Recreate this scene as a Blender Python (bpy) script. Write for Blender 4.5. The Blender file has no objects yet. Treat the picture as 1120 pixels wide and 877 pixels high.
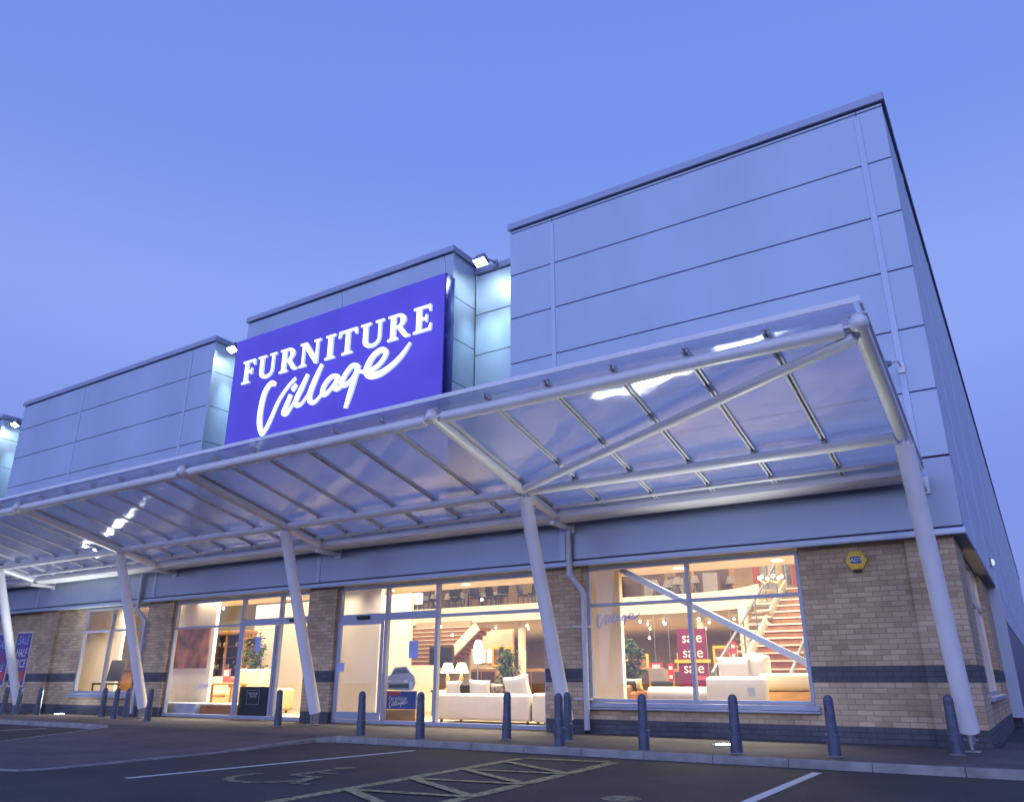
import bpy, bmesh, math, random
from mathutils import Vector, Matrix
random.seed(7)
R = math.radians
scene = bpy.context.scene
COL = scene.collection

# ------------------------------------------------------------------ materials
def nm(name):
    m = bpy.data.materials.new(name); m.use_nodes = True
    nt = m.node_tree; b = nt.nodes['Principled BSDF']
    return m, nt, b
def L(nt, a, b): nt.links.new(a, b)
def N(nt, t, **k):
    n = nt.nodes.new(t)
    for a, v in k.items(): setattr(n, a, v)
    return n
def mat(name, col, rough=.6, metal=0., var=.12, scale=3., bump=0., bscale=60., spec=.5, stretch=None):
    """plain surface with soft uneven colour, uneven gloss and fine grain"""
    m, nt, b = nm(name)
    tc = N(nt, 'ShaderNodeTexCoord'); mp = N(nt, 'ShaderNodeMapping'); L(nt, tc.outputs['Object'], mp.inputs[0])
    if stretch: mp.inputs['Scale'].default_value = stretch
    n = N(nt, 'ShaderNodeTexNoise'); n.inputs['Scale'].default_value = scale; n.inputs['Detail'].default_value = 6; L(nt, mp.outputs[0], n.inputs['Vector'])
    cr = N(nt, 'ShaderNodeValToRGB'); e = cr.color_ramp.elements
    e[0].position = .3; e[1].position = .7
    e[0].color = (*[c*(1-var) for c in col], 1); e[1].color = (*[min(1, c*(1+var)) for c in col], 1)
    L(nt, n.outputs['Fac'], cr.inputs[0]); L(nt, cr.outputs[0], b.inputs['Base Color'])
    mr = N(nt, 'ShaderNodeMapRange'); mr.inputs[3].default_value = max(0, rough-.08); mr.inputs[4].default_value = min(1, rough+.08)
    L(nt, n.outputs['Fac'], mr.inputs[0]); L(nt, mr.outputs[0], b.inputs['Roughness'])
    b.inputs['Metallic'].default_value = metal; b.inputs['Specular IOR Level'].default_value = spec
    if bump:
        n2 = N(nt, 'ShaderNodeTexNoise'); n2.inputs['Scale'].default_value = bscale; n2.inputs['Detail'].default_value = 4; L(nt, mp.outputs[0], n2.inputs['Vector'])
        bp = N(nt, 'ShaderNodeBump'); bp.inputs['Strength'].default_value = bump; bp.inputs['Distance'].default_value = .02
        L(nt, n2.outputs['Fac'], bp.inputs['Height']); L(nt, bp.outputs[0], b.inputs['Normal'])
    return m
def emis(name, col, strength, base=(.8, .8, .8)):
    m, nt, b = nm(name)
    b.inputs['Base Color'].default_value = (*base, 1); b.inputs['Emission Color'].default_value = (*col, 1); b.inputs['Emission Strength'].default_value = strength
    return m
def brick_mat():
    m, nt, b = nm('buff_brick')
    tc = N(nt, 'ShaderNodeTexCoord'); s = N(nt, 'ShaderNodeSeparateXYZ'); L(nt, tc.outputs['Object'], s.inputs[0])
    ad = N(nt, 'ShaderNodeMath', operation='ADD'); L(nt, s.outputs[0], ad.inputs[0]); L(nt, s.outputs[1], ad.inputs[1])
    cb = N(nt, 'ShaderNodeCombineXYZ'); L(nt, ad.outputs[0], cb.inputs[0]); L(nt, s.outputs[2], cb.inputs[1])
    def bt(c1, c2, mo):
        t = N(nt, 'ShaderNodeTexBrick'); L(nt, cb.outputs[0], t.inputs['Vector'])
        t.inputs['Scale'].default_value = 1; t.inputs['Brick Width'].default_value = .225; t.inputs['Row Height'].default_value = .075
        t.inputs['Mortar Size'].default_value = .0065; t.inputs['Mortar Smooth'].default_value = .3; t.inputs['Bias'].default_value = -.1
        t.inputs['Color1'].default_value = (*c1, 1); t.inputs['Color2'].default_value = (*c2, 1); t.inputs['Mortar'].default_value = (*mo, 1)
        return t
    buff = bt((.68, .51, .33), (.47, .335, .205), (.37, .285, .20))
    blue = bt((.115, .115, .135), (.085, .087, .105), (.07, .07, .08))
    # dark engineering-brick plinth and band by height
    def rng(a, c):
        g = N(nt, 'ShaderNodeMath', operation='GREATER_THAN'); g.inputs[1].default_value = a; L(nt, s.outputs[2], g.inputs[0])
        l = N(nt, 'ShaderNodeMath', operation='LESS_THAN'); l.inputs[1].default_value = c; L(nt, s.outputs[2], l.inputs[0])
        mu = N(nt, 'ShaderNodeMath', operation='MULTIPLY'); L(nt, g.outputs[0], mu.inputs[0]); L(nt, l.outputs[0], mu.inputs[1]); return mu
    r1 = rng(-1, .225); r2 = rng(.825, 1.05)
    mx = N(nt, 'ShaderNodeMath', operation='MAXIMUM'); L(nt, r1.outputs[0], mx.inputs[0]); L(nt, r2.outputs[0], mx.inputs[1])
    mix = N(nt, 'ShaderNodeMix', data_type='RGBA'); L(nt, mx.outputs[0], mix.inputs[0]); L(nt, buff.outputs['Color'], mix.inputs[6]); L(nt, blue.outputs['Color'], mix.inputs[7])
    n = N(nt, 'ShaderNodeTexNoise'); n.inputs['Scale'].default_value = 1.3; n.inputs['Detail'].default_value = 8; L(nt, tc.outputs['Object'], n.inputs['Vector'])
    mr = N(nt, 'ShaderNodeMapRange'); mr.inputs[1].default_value = .3; mr.inputs[2].default_value = .75; mr.inputs[3].default_value = .70; mr.inputs[4].default_value = 1.18; L(nt, n.outputs['Fac'], mr.inputs[0])
    n3 = N(nt, 'ShaderNodeTexNoise'); n3.inputs['Scale'].default_value = 90; n3.inputs['Detail'].default_value = 3; L(nt, tc.outputs['Object'], n3.inputs['Vector'])
    mr3 = N(nt, 'ShaderNodeMapRange'); mr3.inputs[3].default_value = .85; mr3.inputs[4].default_value = 1.15; L(nt, n3.outputs['Fac'], mr3.inputs[0])
    mm = N(nt, 'ShaderNodeMath', operation='MULTIPLY'); L(nt, mr.outputs[0], mm.inputs[0]); L(nt, mr3.outputs[0], mm.inputs[1])
    vm = N(nt, 'ShaderNodeVectorMath', operation='SCALE'); L(nt, mix.outputs[2], vm.inputs[0]); L(nt, mm.outputs[0], vm.inputs['Scale'])
    L(nt, vm.outputs[0], b.inputs['Base Color']); b.inputs['Roughness'].default_value = .85
    bp = N(nt, 'ShaderNodeBump'); bp.inputs['Strength'].default_value = .6; bp.inputs['Distance'].default_value = .006; bp.invert = True
    L(nt, buff.outputs['Fac'], bp.inputs['Height']); L(nt, bp.outputs[0], b.inputs['Normal'])
    return m
def asphalt_mat():
    m, nt, b = nm('asphalt')
    tc = N(nt, 'ShaderNodeTexCoord')
    n = N(nt, 'ShaderNodeTexNoise'); n.inputs['Scale'].default_value = 70; n.inputs['Detail'].default_value = 5; L(nt, tc.outputs['Object'], n.inputs['Vector'])
    n2 = N(nt, 'ShaderNodeTexNoise'); n2.inputs['Scale'].default_value = .55; n2.inputs['Detail'].default_value = 7; n2.inputs['Roughness'].default_value = .65; L(nt, tc.outputs['Object'], n2.inputs['Vector'])
    cr = N(nt, 'ShaderNodeValToRGB'); e = cr.color_ramp.elements; e[0].position = .35; e[1].position = .68
    e[0].color = (.017, .017, .019, 1); e[1].color = (.070, .067, .067, 1); L(nt, n.outputs['Fac'], cr.inputs[0])
    mr = N(nt, 'ShaderNodeMapRange'); mr.inputs[1].default_value = .3; mr.inputs[2].default_value = .7; mr.inputs[3].default_value = .55; mr.inputs[4].default_value = 1.3; L(nt, n2.outputs['Fac'], mr.inputs[0])
    # dark oil drips where cars stand
    v = N(nt, 'ShaderNodeTexVoronoi'); v.inputs['Scale'].default_value = 1.1; L(nt, tc.outputs['Object'], v.inputs['Vector'])
    mo = N(nt, 'ShaderNodeMapRange'); mo.inputs[1].default_value = .03; mo.inputs[2].default_value = .12; mo.inputs[3].default_value = .55; mo.inputs[4].default_value = 1; L(nt, v.outputs['Distance'], mo.inputs[0])
    mu = N(nt, 'ShaderNodeMath', operation='MULTIPLY'); L(nt, mr.outputs[0], mu.inputs[0]); L(nt, mo.outputs[0], mu.inputs[1])
    vm = N(nt, 'ShaderNodeVectorMath', operation='SCALE'); L(nt, cr.outputs[0], vm.inputs[0]); L(nt, mu.outputs[0], vm.inputs['Scale'])
    L(nt, vm.outputs[0], b.inputs['Base Color']); b.inputs['Roughness'].default_value = .8
    bp = N(nt, 'ShaderNodeBump'); bp.inputs['Strength'].default_value = .5; bp.inputs['Distance'].default_value = .008; L(nt, n.outputs['Fac'], bp.inputs['Height']); L(nt, bp.outputs[0], b.inputs['Normal'])
    return m
def paver_mat():
    m, nt, b = nm('block_paving')
    tc = N(nt, 'ShaderNodeTexCoord')
    t = N(nt, 'ShaderNodeTexBrick'); L(nt, tc.outputs['Object'], t.inputs['Vector'])
    t.inputs['Scale'].default_value = 1; t.inputs['Brick Width'].default_value = .2; t.inputs['Row Height'].default_value = .1; t.inputs['Mortar Size'].default_value = .004; t.inputs['Mortar Smooth'].default_value = .4
    t.inputs['Color1'].default_value = (.118, .10, .102, 1); t.inputs['Color2'].default_value = (.088, .077, .08, 1); t.inputs['Mortar'].default_value = (.075, .06, .055, 1)
    n2 = N(nt, 'ShaderNodeTexNoise'); n2.inputs['Scale'].default_value = 1.1; n2.inputs['Detail'].default_value = 8; L(nt, tc.outputs['Object'], n2.inputs['Vector'])
    mr = N(nt, 'ShaderNodeMapRange'); mr.inputs[1].default_value = .3; mr.inputs[2].default_value = .7; mr.inputs[3].default_value = .65; mr.inputs[4].default_value = 1.15; L(nt, n2.outputs['Fac'], mr.inputs[0])
    vm = N(nt, 'ShaderNodeVectorMath', operation='SCALE'); L(nt, t.outputs['Color'], vm.inputs[0]); L(nt, mr.outputs[0], vm.inputs['Scale'])
    L(nt, vm.outputs[0], b.inputs['Base Color']); b.inputs['Roughness'].default_value = .8
    bp = N(nt, 'ShaderNodeBump'); bp.inputs['Strength'].default_value = .5; bp.inputs['Distance'].default_value = .004; bp.invert = True; L(nt, t.outputs['Fac'], bp.inputs['Height']); L(nt, bp.outputs[0], b.inputs['Normal'])
    return m
def paint_mat(name, col, wear):
    m, nt, b = nm(name)
    tc = N(nt, 'ShaderNodeTexCoord')
    n = N(nt, 'ShaderNodeTexNoise'); n.inputs['Scale'].default_value = 14; n.inputs['Detail'].default_value = 9; n.inputs['Roughness'].default_value = .75; L(nt, tc.outputs['Object'], n.inputs['Vector'])
    cr = N(nt, 'ShaderNodeValToRGB'); e = cr.color_ramp.elements; e[0].position = wear; e[1].position = wear+.12
    e[0].color = (.05, .048, .046, 1); e[1].color = (*col, 1); L(nt, n.outputs['Fac'], cr.inputs[0]); L(nt, cr.outputs[0], b.inputs['Base Color']); b.inputs['Roughness'].default_value = .75
    return m
def schlick(nt, f0, gain=1.):
    """reflectance by viewing angle, alike on both faces of a sheet"""
    g = N(nt, 'ShaderNodeNewGeometry'); d = N(nt, 'ShaderNodeVectorMath', operation='DOT_PRODUCT'); L(nt, g.outputs['Incoming'], d.inputs[0]); L(nt, g.outputs['True Normal'], d.inputs[1])
    a = N(nt, 'ShaderNodeMath', operation='ABSOLUTE'); L(nt, d.outputs['Value'], a.inputs[0])
    o = N(nt, 'ShaderNodeMath', operation='SUBTRACT'); o.inputs[0].default_value = 1; L(nt, a.outputs[0], o.inputs[1])
    p = N(nt, 'ShaderNodeMath', operation='POWER'); L(nt, o.outputs[0], p.inputs[0]); p.inputs[1].default_value = 5
    m = N(nt, 'ShaderNodeMath', operation='MULTIPLY_ADD'); m.use_clamp = True; L(nt, p.outputs[0], m.inputs[0]); m.inputs[1].default_value = (1-f0)*gain; m.inputs[2].default_value = f0*gain
    return m
def glass_mat(name, tint=(.97, .985, .99), refl=1.0):
    m = bpy.data.materials.new(name); m.use_nodes = True; nt = m.node_tree; nt.nodes.clear()
    o = N(nt, 'ShaderNodeOutputMaterial'); t = N(nt, 'ShaderNodeBsdfTransparent'); t.inputs[0].default_value = (*tint, 1)
    g = N(nt, 'ShaderNodeBsdfGlossy'); g.inputs['Roughness'].default_value = .01; mu = schlick(nt, .04, refl)
    mx = N(nt, 'ShaderNodeMixShader'); L(nt, mu.outputs[0], mx.inputs[0]); L(nt, t.outputs[0], mx.inputs[1]); L(nt, g.outputs[0], mx.inputs[2]); L(nt, mx.outputs[0], o.inputs[0])
    return m
def poly_mat():
    """ribbed multiwall polycarbonate: see-through, a little milky, gloss smeared across the ribs"""
    m = bpy.data.materials.new('polycarbonate'); m.use_nodes = True; nt = m.node_tree; nt.nodes.clear()
    o = N(nt, 'ShaderNodeOutputMaterial'); t = N(nt, 'ShaderNodeBsdfTransparent'); t.inputs[0].default_value = (.93, .93, .97, 1)
    d = N(nt, 'ShaderNodeBsdfDiffuse'); d.inputs[0].default_value = (.82, .81, .95, 1)
    tr = N(nt, 'ShaderNodeBsdfTranslucent'); tr.inputs[0].default_value = (.82, .81, .95, 1)
    dm = N(nt, 'ShaderNodeMixShader'); dm.inputs[0].default_value = .5; L(nt, d.outputs[0], dm.inputs[1]); L(nt, tr.outputs[0], dm.inputs[2])
    rf = N(nt, 'ShaderNodeBsdfRefraction'); rf.inputs['Color'].default_value = (.95, .95, .98, 1); rf.inputs['Roughness'].default_value = .22; rf.inputs['IOR'].default_value = 1.04
    m0 = N(nt, 'ShaderNodeMixShader'); m0.inputs[0].default_value = .40; L(nt, t.outputs[0], m0.inputs[1]); L(nt, rf.outputs[0], m0.inputs[2])
    m1 = N(nt, 'ShaderNodeMixShader'); m1.inputs[0].default_value = .23; L(nt, m0.outputs[0], m1.inputs[1]); L(nt, dm.outputs[0], m1.inputs[2])
    tc = N(nt, 'ShaderNodeTexCoord'); s = N(nt, 'ShaderNodeSeparateXYZ'); L(nt, tc.outputs['Object'], s.inputs[0])
    # fine ribs running down the slope: the normal rocks from side to side across each rib
    sn0 = N(nt, 'ShaderNodeMath', operation='PINGPONG'); L(nt, s.outputs[0], sn0.inputs[0]); sn0.inputs[1].default_value = .0057
    sn = N(nt, 'ShaderNodeMath', operation='MULTIPLY_ADD'); L(nt, sn0.outputs[0], sn.inputs[0]); sn.inputs[1].default_value = 2/.0057; sn.inputs[2].default_value = -1
    am = N(nt, 'ShaderNodeMath', operation='MULTIPLY'); am.inputs[1].default_value = .42; L(nt, sn.outputs[0], am.inputs[0])
    nz = N(nt, 'ShaderNodeTexNoise'); nz.inputs['Scale'].default_value = 1.4; nz.inputs['Detail'].default_value = 3; L(nt, tc.outputs['Object'], nz.inputs['Vector'])
    nv = N(nt, 'ShaderNodeMath', operation='MULTIPLY_ADD'); L(nt, nz.outputs['Fac'], nv.inputs[0]); nv.inputs[1].default_value = .14; nv.inputs[2].default_value = -.07
    cv = N(nt, 'ShaderNodeCombineXYZ'); L(nt, am.outputs[0], cv.inputs[0]); L(nt, nv.outputs[0], cv.inputs[1])
    gm = N(nt, 'ShaderNodeNewGeometry'); va = N(nt, 'ShaderNodeVectorMath', operation='ADD'); L(nt, gm.outputs['Normal'], va.inputs[0]); L(nt, cv.outputs[0], va.inputs[1])
    bp2 = N(nt, 'ShaderNodeVectorMath', operation='NORMALIZE'); L(nt, va.outputs[0], bp2.inputs[0])
    g = N(nt, 'ShaderNodeBsdfGlossy'); g.inputs['Roughness'].default_value = .055; L(nt, bp2.outputs[0], g.inputs['Normal'])
    mu = schlick(nt, .10, 1.6)
    mx = N(nt, 'ShaderNodeMixShader'); L(nt, mu.outputs[0], mx.inputs[0]); L(nt, m1.outputs[0], mx.inputs[1]); L(nt, g.outputs[0], mx.inputs[2]); L(nt, mx.outputs[0], o.inputs[0])
    return m

M = dict(
    brick=brick_mat(), asphalt=asphalt_mat(), paver=paver_mat(), glass=glass_mat('window_glass'), poly=poly_mat(),
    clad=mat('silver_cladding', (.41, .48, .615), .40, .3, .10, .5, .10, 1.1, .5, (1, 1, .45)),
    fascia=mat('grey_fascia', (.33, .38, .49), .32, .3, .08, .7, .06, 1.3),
    strip=mat('silver_trim', (.43, .505, .65), .38, .3, .04, 1),
    coping=mat('grey_coping', (.33, .365, .50), .4, .3, .06, 1),
    dark=mat('dark_joint', (.085, .10, .15), .7),
    soffit=mat('grey_soffit', (.30, .32, .38), .6),
    darkclad=mat('dark_blue_cladding', (.06, .075, .14), .45, .2),
    steel=mat('white_painted_steel', (.82, .82, .86), .32, 0, .05, 2, .02, 30),
    bar=mat('aluminium_bar', (.74, .74, .80), .35, 0, .06, 3),
    frame=mat('grey_window_frame', (.36, .39, .50), .35, .2, .05, 3),
    black=mat('black_plastic', (.015, .015, .017), .4),
    pvc=mat('pale_grey_pvc', (.55, .58, .66), .35, 0, .04),
    boll=mat('dark_blue_grey_iron', (.080, .10, .155), .45, .1, .3, 7, .15, 60),
    kerb=mat('concrete_kerb', (.25, .24, .235), .85, 0, .25, 5, .3, 90),
    white=paint_mat('white_road_paint', (.62, .62, .60), .32), yellow=paint_mat('worn_yellow_paint', (.42, .37, .17), .40), worn=paint_mat('faded_yellow_paint', (.30, .27, .15), .43),
    signblue=emis('lit_blue_acrylic', (.075, .055, .66), .92, (.02, .015, .12)), signside=mat('dark_blue_metal', (.03, .04, .22), .25, .5),
    lit=emis('lit_white_acrylic', (.80, 1., .93), 1.45), litside=emis('lit_letter_return', (.50, .66, .98), .75),
    flood=emis('floodlight_glass', (.85, 1., .95), 40), uplens=emis('uplight_glass', (.9, 1., .95), 40),
    alu=mat('cast_aluminium', (.30, .32, .36), .4, .7),
    cream=mat('cream_plaster', (.86, .78, .62), .8, 0, .04, 2), creamceil=mat('warm_ceiling', (.72, .60, .44), .85, 0, .04, 2),
    whitewall=mat('white_plaster', (.80, .72, .62), .8, 0, .03, 2), carpet=mat('beige_carpet', (.34, .27, .19), .95, 0, .2, 30, .2, 200),
    tan=mat('tan_back_wall', (.52, .40, .27), .8, 0, .15, 1.5), terra=mat('terracotta_tread', (.30, .13, .055), .7, 0, .2, 8), nosing=mat('pale_nosing', (.75, .62, .48), .6),
    wood=mat('oak', (.46, .23, .08), .5, 0, .25, 3, .1, 20, .5, (1, 1, 9)), darkwood=mat('dark_oak', (.11, .055, .025), .45, 0, .25, 3, .05, 20, .5, (1, 1, 9)),
    sofaw=mat('white_upholstery', (.56, .52, .50), .9, 0, .05, 5, .25, 160), sofac=mat('cream_upholstery', (.70, .56, .33), .9, 0, .08, 5, .25, 160), sofab=mat('brown_leather', (.22, .09, .04), .5, 0, .15, 6, .1, 60),
    greyfab=mat('grey_fabric', (.33, .30, .28), .9, 0, .1, 8, .2, 160), darkfab=mat('dark_fabric', (.018, .017, .018), .7, 0, .2, 8, .1, 120), rust=mat('rust_fabric', (.36, .10, .04), .85),
    pattern=mat('patterned_fabric', (.20, .16, .14), .9, 0, .9, 18), leaf=mat('houseplant_leaf', (.085, .135, .05), .55, 0, .45, 7), stem=mat('plant_stem', (.12, .08, .04), .8), pot=mat('dark_pot', (.08, .06, .05), .5),
    shade=emis('glowing_lampshade', (1., .74, .40), 3.2), brass=mat('brass', (.70, .45, .14), .3, .9), halogen=emis('halogen_lamp', (1., .80, .50), 26), downlight=emis('downlight_glass', (1., .82, .56), 9), glow=emis('backlit_picture', (1., .82, .58), 1.8),
    coolglow=emis('white_tube_lamp', (.85, .95, 1.), 6.),
    red=mat('crimson_banner', (.60, .03, .06), .6), plum=mat('plum_board', (.17, .012, .055), .6), gold=mat('yellow_shelf', (.80, .44, .03), .5), paper=mat('white_paper', (.8, .76, .72), .7), blueink=mat('blue_print', (.05, .09, .30), .6), redink=mat('red_print', (.55, .08, .10), .6),
    navy=mat('deep_blue_print', (.13, .10, .33), .6), ltblue=mat('pale_blue_vinyl', (.42, .50, .85), .5), yellowbox=mat('yellow_alarm_case', (.80, .52, .03), .4), abstract=mat('abstract_painting', (.26, .10, .045), .7, 0, 1., 2.6), stair_glass=glass_mat('balustrade_glass', (.93, .96, .95), 1.2),
    car=mat('silver_car_print', (.45, .42, .42), .4), cargl=mat('car_window_print', (.10, .11, .13), .3), step=mat('blue_grey_plinth', (.34, .38, .52), .6))

# the tubes behind the blue acrylic light it a little unevenly
nt_ = M['signblue'].node_tree; b_ = nt_.nodes['Principled BSDF']; tc_ = N(nt_, 'ShaderNodeTexCoord'); n_ = N(nt_, 'ShaderNodeTexNoise'); n_.inputs['Scale'].default_value = .55; n_.inputs['Detail'].default_value = 2; L(nt_, tc_.outputs['Object'], n_.inputs['Vector'])
r_ = N(nt_, 'ShaderNodeMapRange'); r_.inputs[1].default_value = .3; r_.inputs[2].default_value = .7; r_.inputs[3].default_value = .74; r_.inputs[4].default_value = 1.0; L(nt_, n_.outputs['Fac'], r_.inputs[0]); L(nt_, r_.outputs[0], b_.inputs['Emission Strength'])

# ------------------------------------------------------------------ mesh helpers
class MB:
    def __init__(s): s.bm = bmesh.new()
    def box(s, x0, x1, y0, y1, z0, z1, bev=0, seg=2):
        g = bmesh.ops.create_cube(s.bm, size=1); vs = g['verts']
        c = Vector(((x0+x1)/2, (y0+y1)/2, (z0+z1)/2)); d = Vector((abs(x1-x0), abs(y1-y0), abs(z1-z0)))
        for v in vs: v.co = Vector((v.co.x*d.x, v.co.y*d.y, v.co.z*d.z))+c
        if bev:
            es = list({e for v in vs for e in v.link_edges})
            bmesh.ops.bevel(s.bm, geom=es, offset=min(bev, min(d)*.49), segments=seg, affect='EDGES', profile=.5)
        return s
    def obox(s, c, size, rot, bev=0, seg=2):
        """box about c turned by a 3x3/4x4 rotation"""
        n0 = set(s.bm.verts)
        s.box(-size[0]/2, size[0]/2, -size[1]/2, size[1]/2, -size[2]/2, size[2]/2, bev, seg)
        mt = Matrix.Translation(c) @ rot.to_4x4()
        for v in s.bm.verts:
            if v not in n0: v.co = mt @ v.co
        return s
    def tube(s, pts, r, n=14, caps=True, r2=None, dome=False):
        pts = [Vector(p) for p in pts]; rings = []
        for i, p in enumerate(pts):
            d = (pts[min(i+1, len(pts)-1)]-pts[max(i-1, 0)]).normalized()
            a = Vector((0, 0, 1)) if abs(d.z) < .9 else Vector((1, 0, 0))
            u = d.cross(a).normalized(); w = d.cross(u)
            rr = r if r2 is None else r+(r2-r)*i/(len(pts)-1)
            rings.append([s.bm.verts.new(p+u*rr*math.cos(2*math.pi*k/n)+w*rr*math.sin(2*math.pi*k/n)) for k in range(n)])
        for a, b in zip(rings, rings[1:]):
            for k in range(n):
                f = s.bm.faces.new((a[k], a[(k+1) % n], b[(k+1) % n], b[k])); f.smooth = True
        if caps: s.bm.faces.new(rings[0][::-1]); s.bm.faces.new(rings[-1])
        return s
    def lathe(s, prof, c=(0, 0, 0), n=20):
        rings = []
        for r, z in prof: rings.append([s.bm.verts.new((c[0]+max(r, .0005)*math.cos(2*math.pi*k/n), c[1]+max(r, .0005)*math.sin(2*math.pi*k/n), c[2]+z)) for k in range(n)])
        for a, b in zip(rings, rings[1:]):
            for k in range(n):
                f = s.bm.faces.new((a[k], a[(k+1) % n], b[(k+1) % n], b[k])); f.smooth = True
        s.bm.faces.new(rings[0][::-1]); s.bm.faces.new(rings[-1]); return s
    def ball(s, c, r, n=12, sc=(1, 1, 1)):
        g = bmesh.ops.create_uvsphere(s.bm, u_segments=n, v_segments=max(6, n*2//3), radius=r)
        for v in g['verts']: v.co = Vector((v.co.x*sc[0], v.co.y*sc[1], v.co.z*sc[2]))+Vector(c)
        for f in s.bm.faces: pass
        for v in g['verts']:
            for f in v.link_faces: f.smooth = True
        return s
    def pillow(s, c, size, rot=Matrix.Identity(3), n=12):
        """soft square cushion"""
        mt = Matrix.Translation(c) @ rot.to_4x4(); top, bot = {}, {}
        for i in range(n+1):
            for j in range(n+1):
                u, v = 2*i/n-1, 2*j/n-1
                pin = 1-.10*(1-abs(u)**2)*abs(v)**4-.10*(1-abs(v)**2)*abs(u)**4
                t = ((1-u**4)*(1-v**4))**.5
                p = (u*size[0]/2*(pin), t*size[1]/2, v*size[2]/2*(pin))
                edge = i in (0, n) or j in (0, n)
                top[i, j] = s.bm.verts.new(mt @ Vector(p))
                bot[i, j] = top[i, j] if edge else s.bm.verts.new(mt @ Vector((p[0], -p[1], p[2])))
        for i in range(n):
            for j in range(n):
                for g, fl in ((top, 1), (bot, 0)):
                    q = [g[i, j], g[i+1, j], g[i+1, j+1], g[i, j+1]]
                    f = s.bm.faces.new(q if not fl else q[::-1]); f.smooth = True
        return s
    def prism(s, poly, h0, h1, axis='z'):
        """extruded 2D outline; axis z: (x,y) at z h0..h1; axis y: (x,z) at y h0..h1; axis x: (y,z) at x h0..h1"""
        def mk(p, h): return {'z': (p[0], p[1], h), 'y': (p[0], h, p[1]), 'x': (h, p[0], p[1])}[axis]
        a = [s.bm.verts.new(mk(p, h0)) for p in poly]; b = [s.bm.verts.new(mk(p, h1)) for p in poly]; n = len(poly)
        s.bm.faces.new(a[::-1]); s.bm.faces.new(b)
        for i in range(n): s.bm.faces.new((a[i], a[(i+1) % n], b[(i+1) % n], b[i]))
        return s
    def quad(s, *ps): s.bm.faces.new([s.bm.verts.new(p) for p in ps]); return s
    def ribbon(s, pts, w, y0, y1, n=8):
        """flat brush stroke in the xz plane, y0 front .. y1 back; w: list of widths per point"""
        P_, W_ = [], []
        k = len(pts)
        for i in range(k-1):
            p0, p1, p2, p3 = [Vector(pts[max(0, min(k-1, j))]) for j in (i-1, i, i+1, i+2)]
            for t in range(n):
                t /= n
                P_.append(.5*((2*p1)+(p2-p0)*t+(2*p0-5*p1+4*p2-p3)*t*t+(3*p1-p0-3*p2+p3)*t**3)); W_.append(w[i]+(w[i+1]-w[i])*t)
        P_.append(Vector(pts[-1])); W_.append(w[-1])
        l, r = [], []
        for i, p in enumerate(P_):
            d = (P_[min(i+1, len(P_)-1)]-P_[max(i-1, 0)])
            if d.length < 1e-6: d = Vector((1, 0))
            d.normalize(); nn = Vector((-d.y, d.x))*W_[i]/2
            l.append(p+nn); r.append(p-nn)
        vf = [[s.bm.verts.new((q.x, y0, q.y)) for q in side] for side in (l, r)]; vb = [[s.bm.verts.new((q.x, y1, q.y)) for q in side] for side in (l, r)]
        m = len(P_)
        fr = []
        for i in range(m-1):
            fr.append(s.bm.faces.new((vf[0][i], vf[0][i+1], vf[1][i+1], vf[1][i])))
            for f in ((vf[0][i], vb[0][i], vb[0][i+1], vf[0][i+1]), (vf[1][i], vf[1][i+1], vb[1][i+1], vb[1][i])): s.bm.faces.new(f).material_index = 1
        for i in (0, m-1): s.bm.faces.new((vf[0][i], vf[1][i], vb[1][i], vb[0][i])).material_index = 1
        return s
    def build(s, name, m, parent=None, loc=None, recalc=True):
        if recalc: bmesh.ops.recalc_face_normals(s.bm, faces=s.bm.faces)
        me = bpy.data.meshes.new(name); s.bm.to_mesh(me); s.bm.free()
        for x in (m if isinstance(m, (list, tuple)) else [m]): me.materials.append(x)
        me.set_sharp_from_angle(angle=R(38))
        o = bpy.data.objects.new(name, me); COL.objects.link(o)
        if parent: o.parent = parent
        if loc: o.location = loc
        return o
def box(name, m, parent, *b, bev=0, seg=2): return MB().box(*b, bev, seg).build(name, m, parent)
def tag(o, label, cat, group=None):
    o['label'] = label; o['category'] = cat
    if group: o['group'] = group
    return o
def thing(name, label, cat, loc=(0, 0, 0), rz=0, group=None):
    o = bpy.data.objects.new(name, None); COL.objects.link(o); o.location = loc; o.rotation_euler = (0, 0, rz); o.empty_display_size = .2
    return tag(o, label, cat, group)
def struct(o): o['kind'] = 'structure'; return o
def dup(root, loc, rz=0, label=None):
    r = root.copy(); COL.objects.link(r); r.location = loc; r.rotation_euler = (0, 0, rz)
    if label: r['label'] = label
    for ch in list(root.children):
        c = ch.copy(); COL.objects.link(c); c.parent = r
        for g in list(ch.children):
            d = g.copy(); COL.objects.link(d); d.parent = c
    return r
def text(body, name, m, parent, size, loc, rot=(R(90), 0, 0), ext=.002, align='CENTER', shear=0, xs=1):
    cu = bpy.data.curves.new(name, 'FONT'); cu.body = body; cu.size = size; cu.extrude = ext; cu.align_x = align; cu.align_y = 'CENTER'; cu.shear = shear
    t = bpy.data.objects.new(name, cu); COL.objects.link(t); bpy.context.view_layer.update()
    me = bpy.data.meshes.new_from_object(t.evaluated_get(bpy.context.evaluated_depsgraph_get()))
    bpy.data.objects.remove(t)
    me.materials.clear(); me.materials.append(m)
    o = bpy.data.objects.new(name, me); COL.objects.link(o); o.parent = parent; o.location = loc; o.rotation_euler = rot; o.scale = (xs, 1, 1)
    return o
def lamp(name, typ, loc, energy, col, **k):
    l = bpy.data.lights.new(name, typ); l.energy = energy; l.color = col
    rot = k.pop('rot', None)
    for a, v in k.items(): setattr(l, a, v)
    o = bpy.data.objects.new(name, l); COL.objects.link(o); o.location = loc
    if rot: o.rotation_euler = rot
    return o

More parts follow.
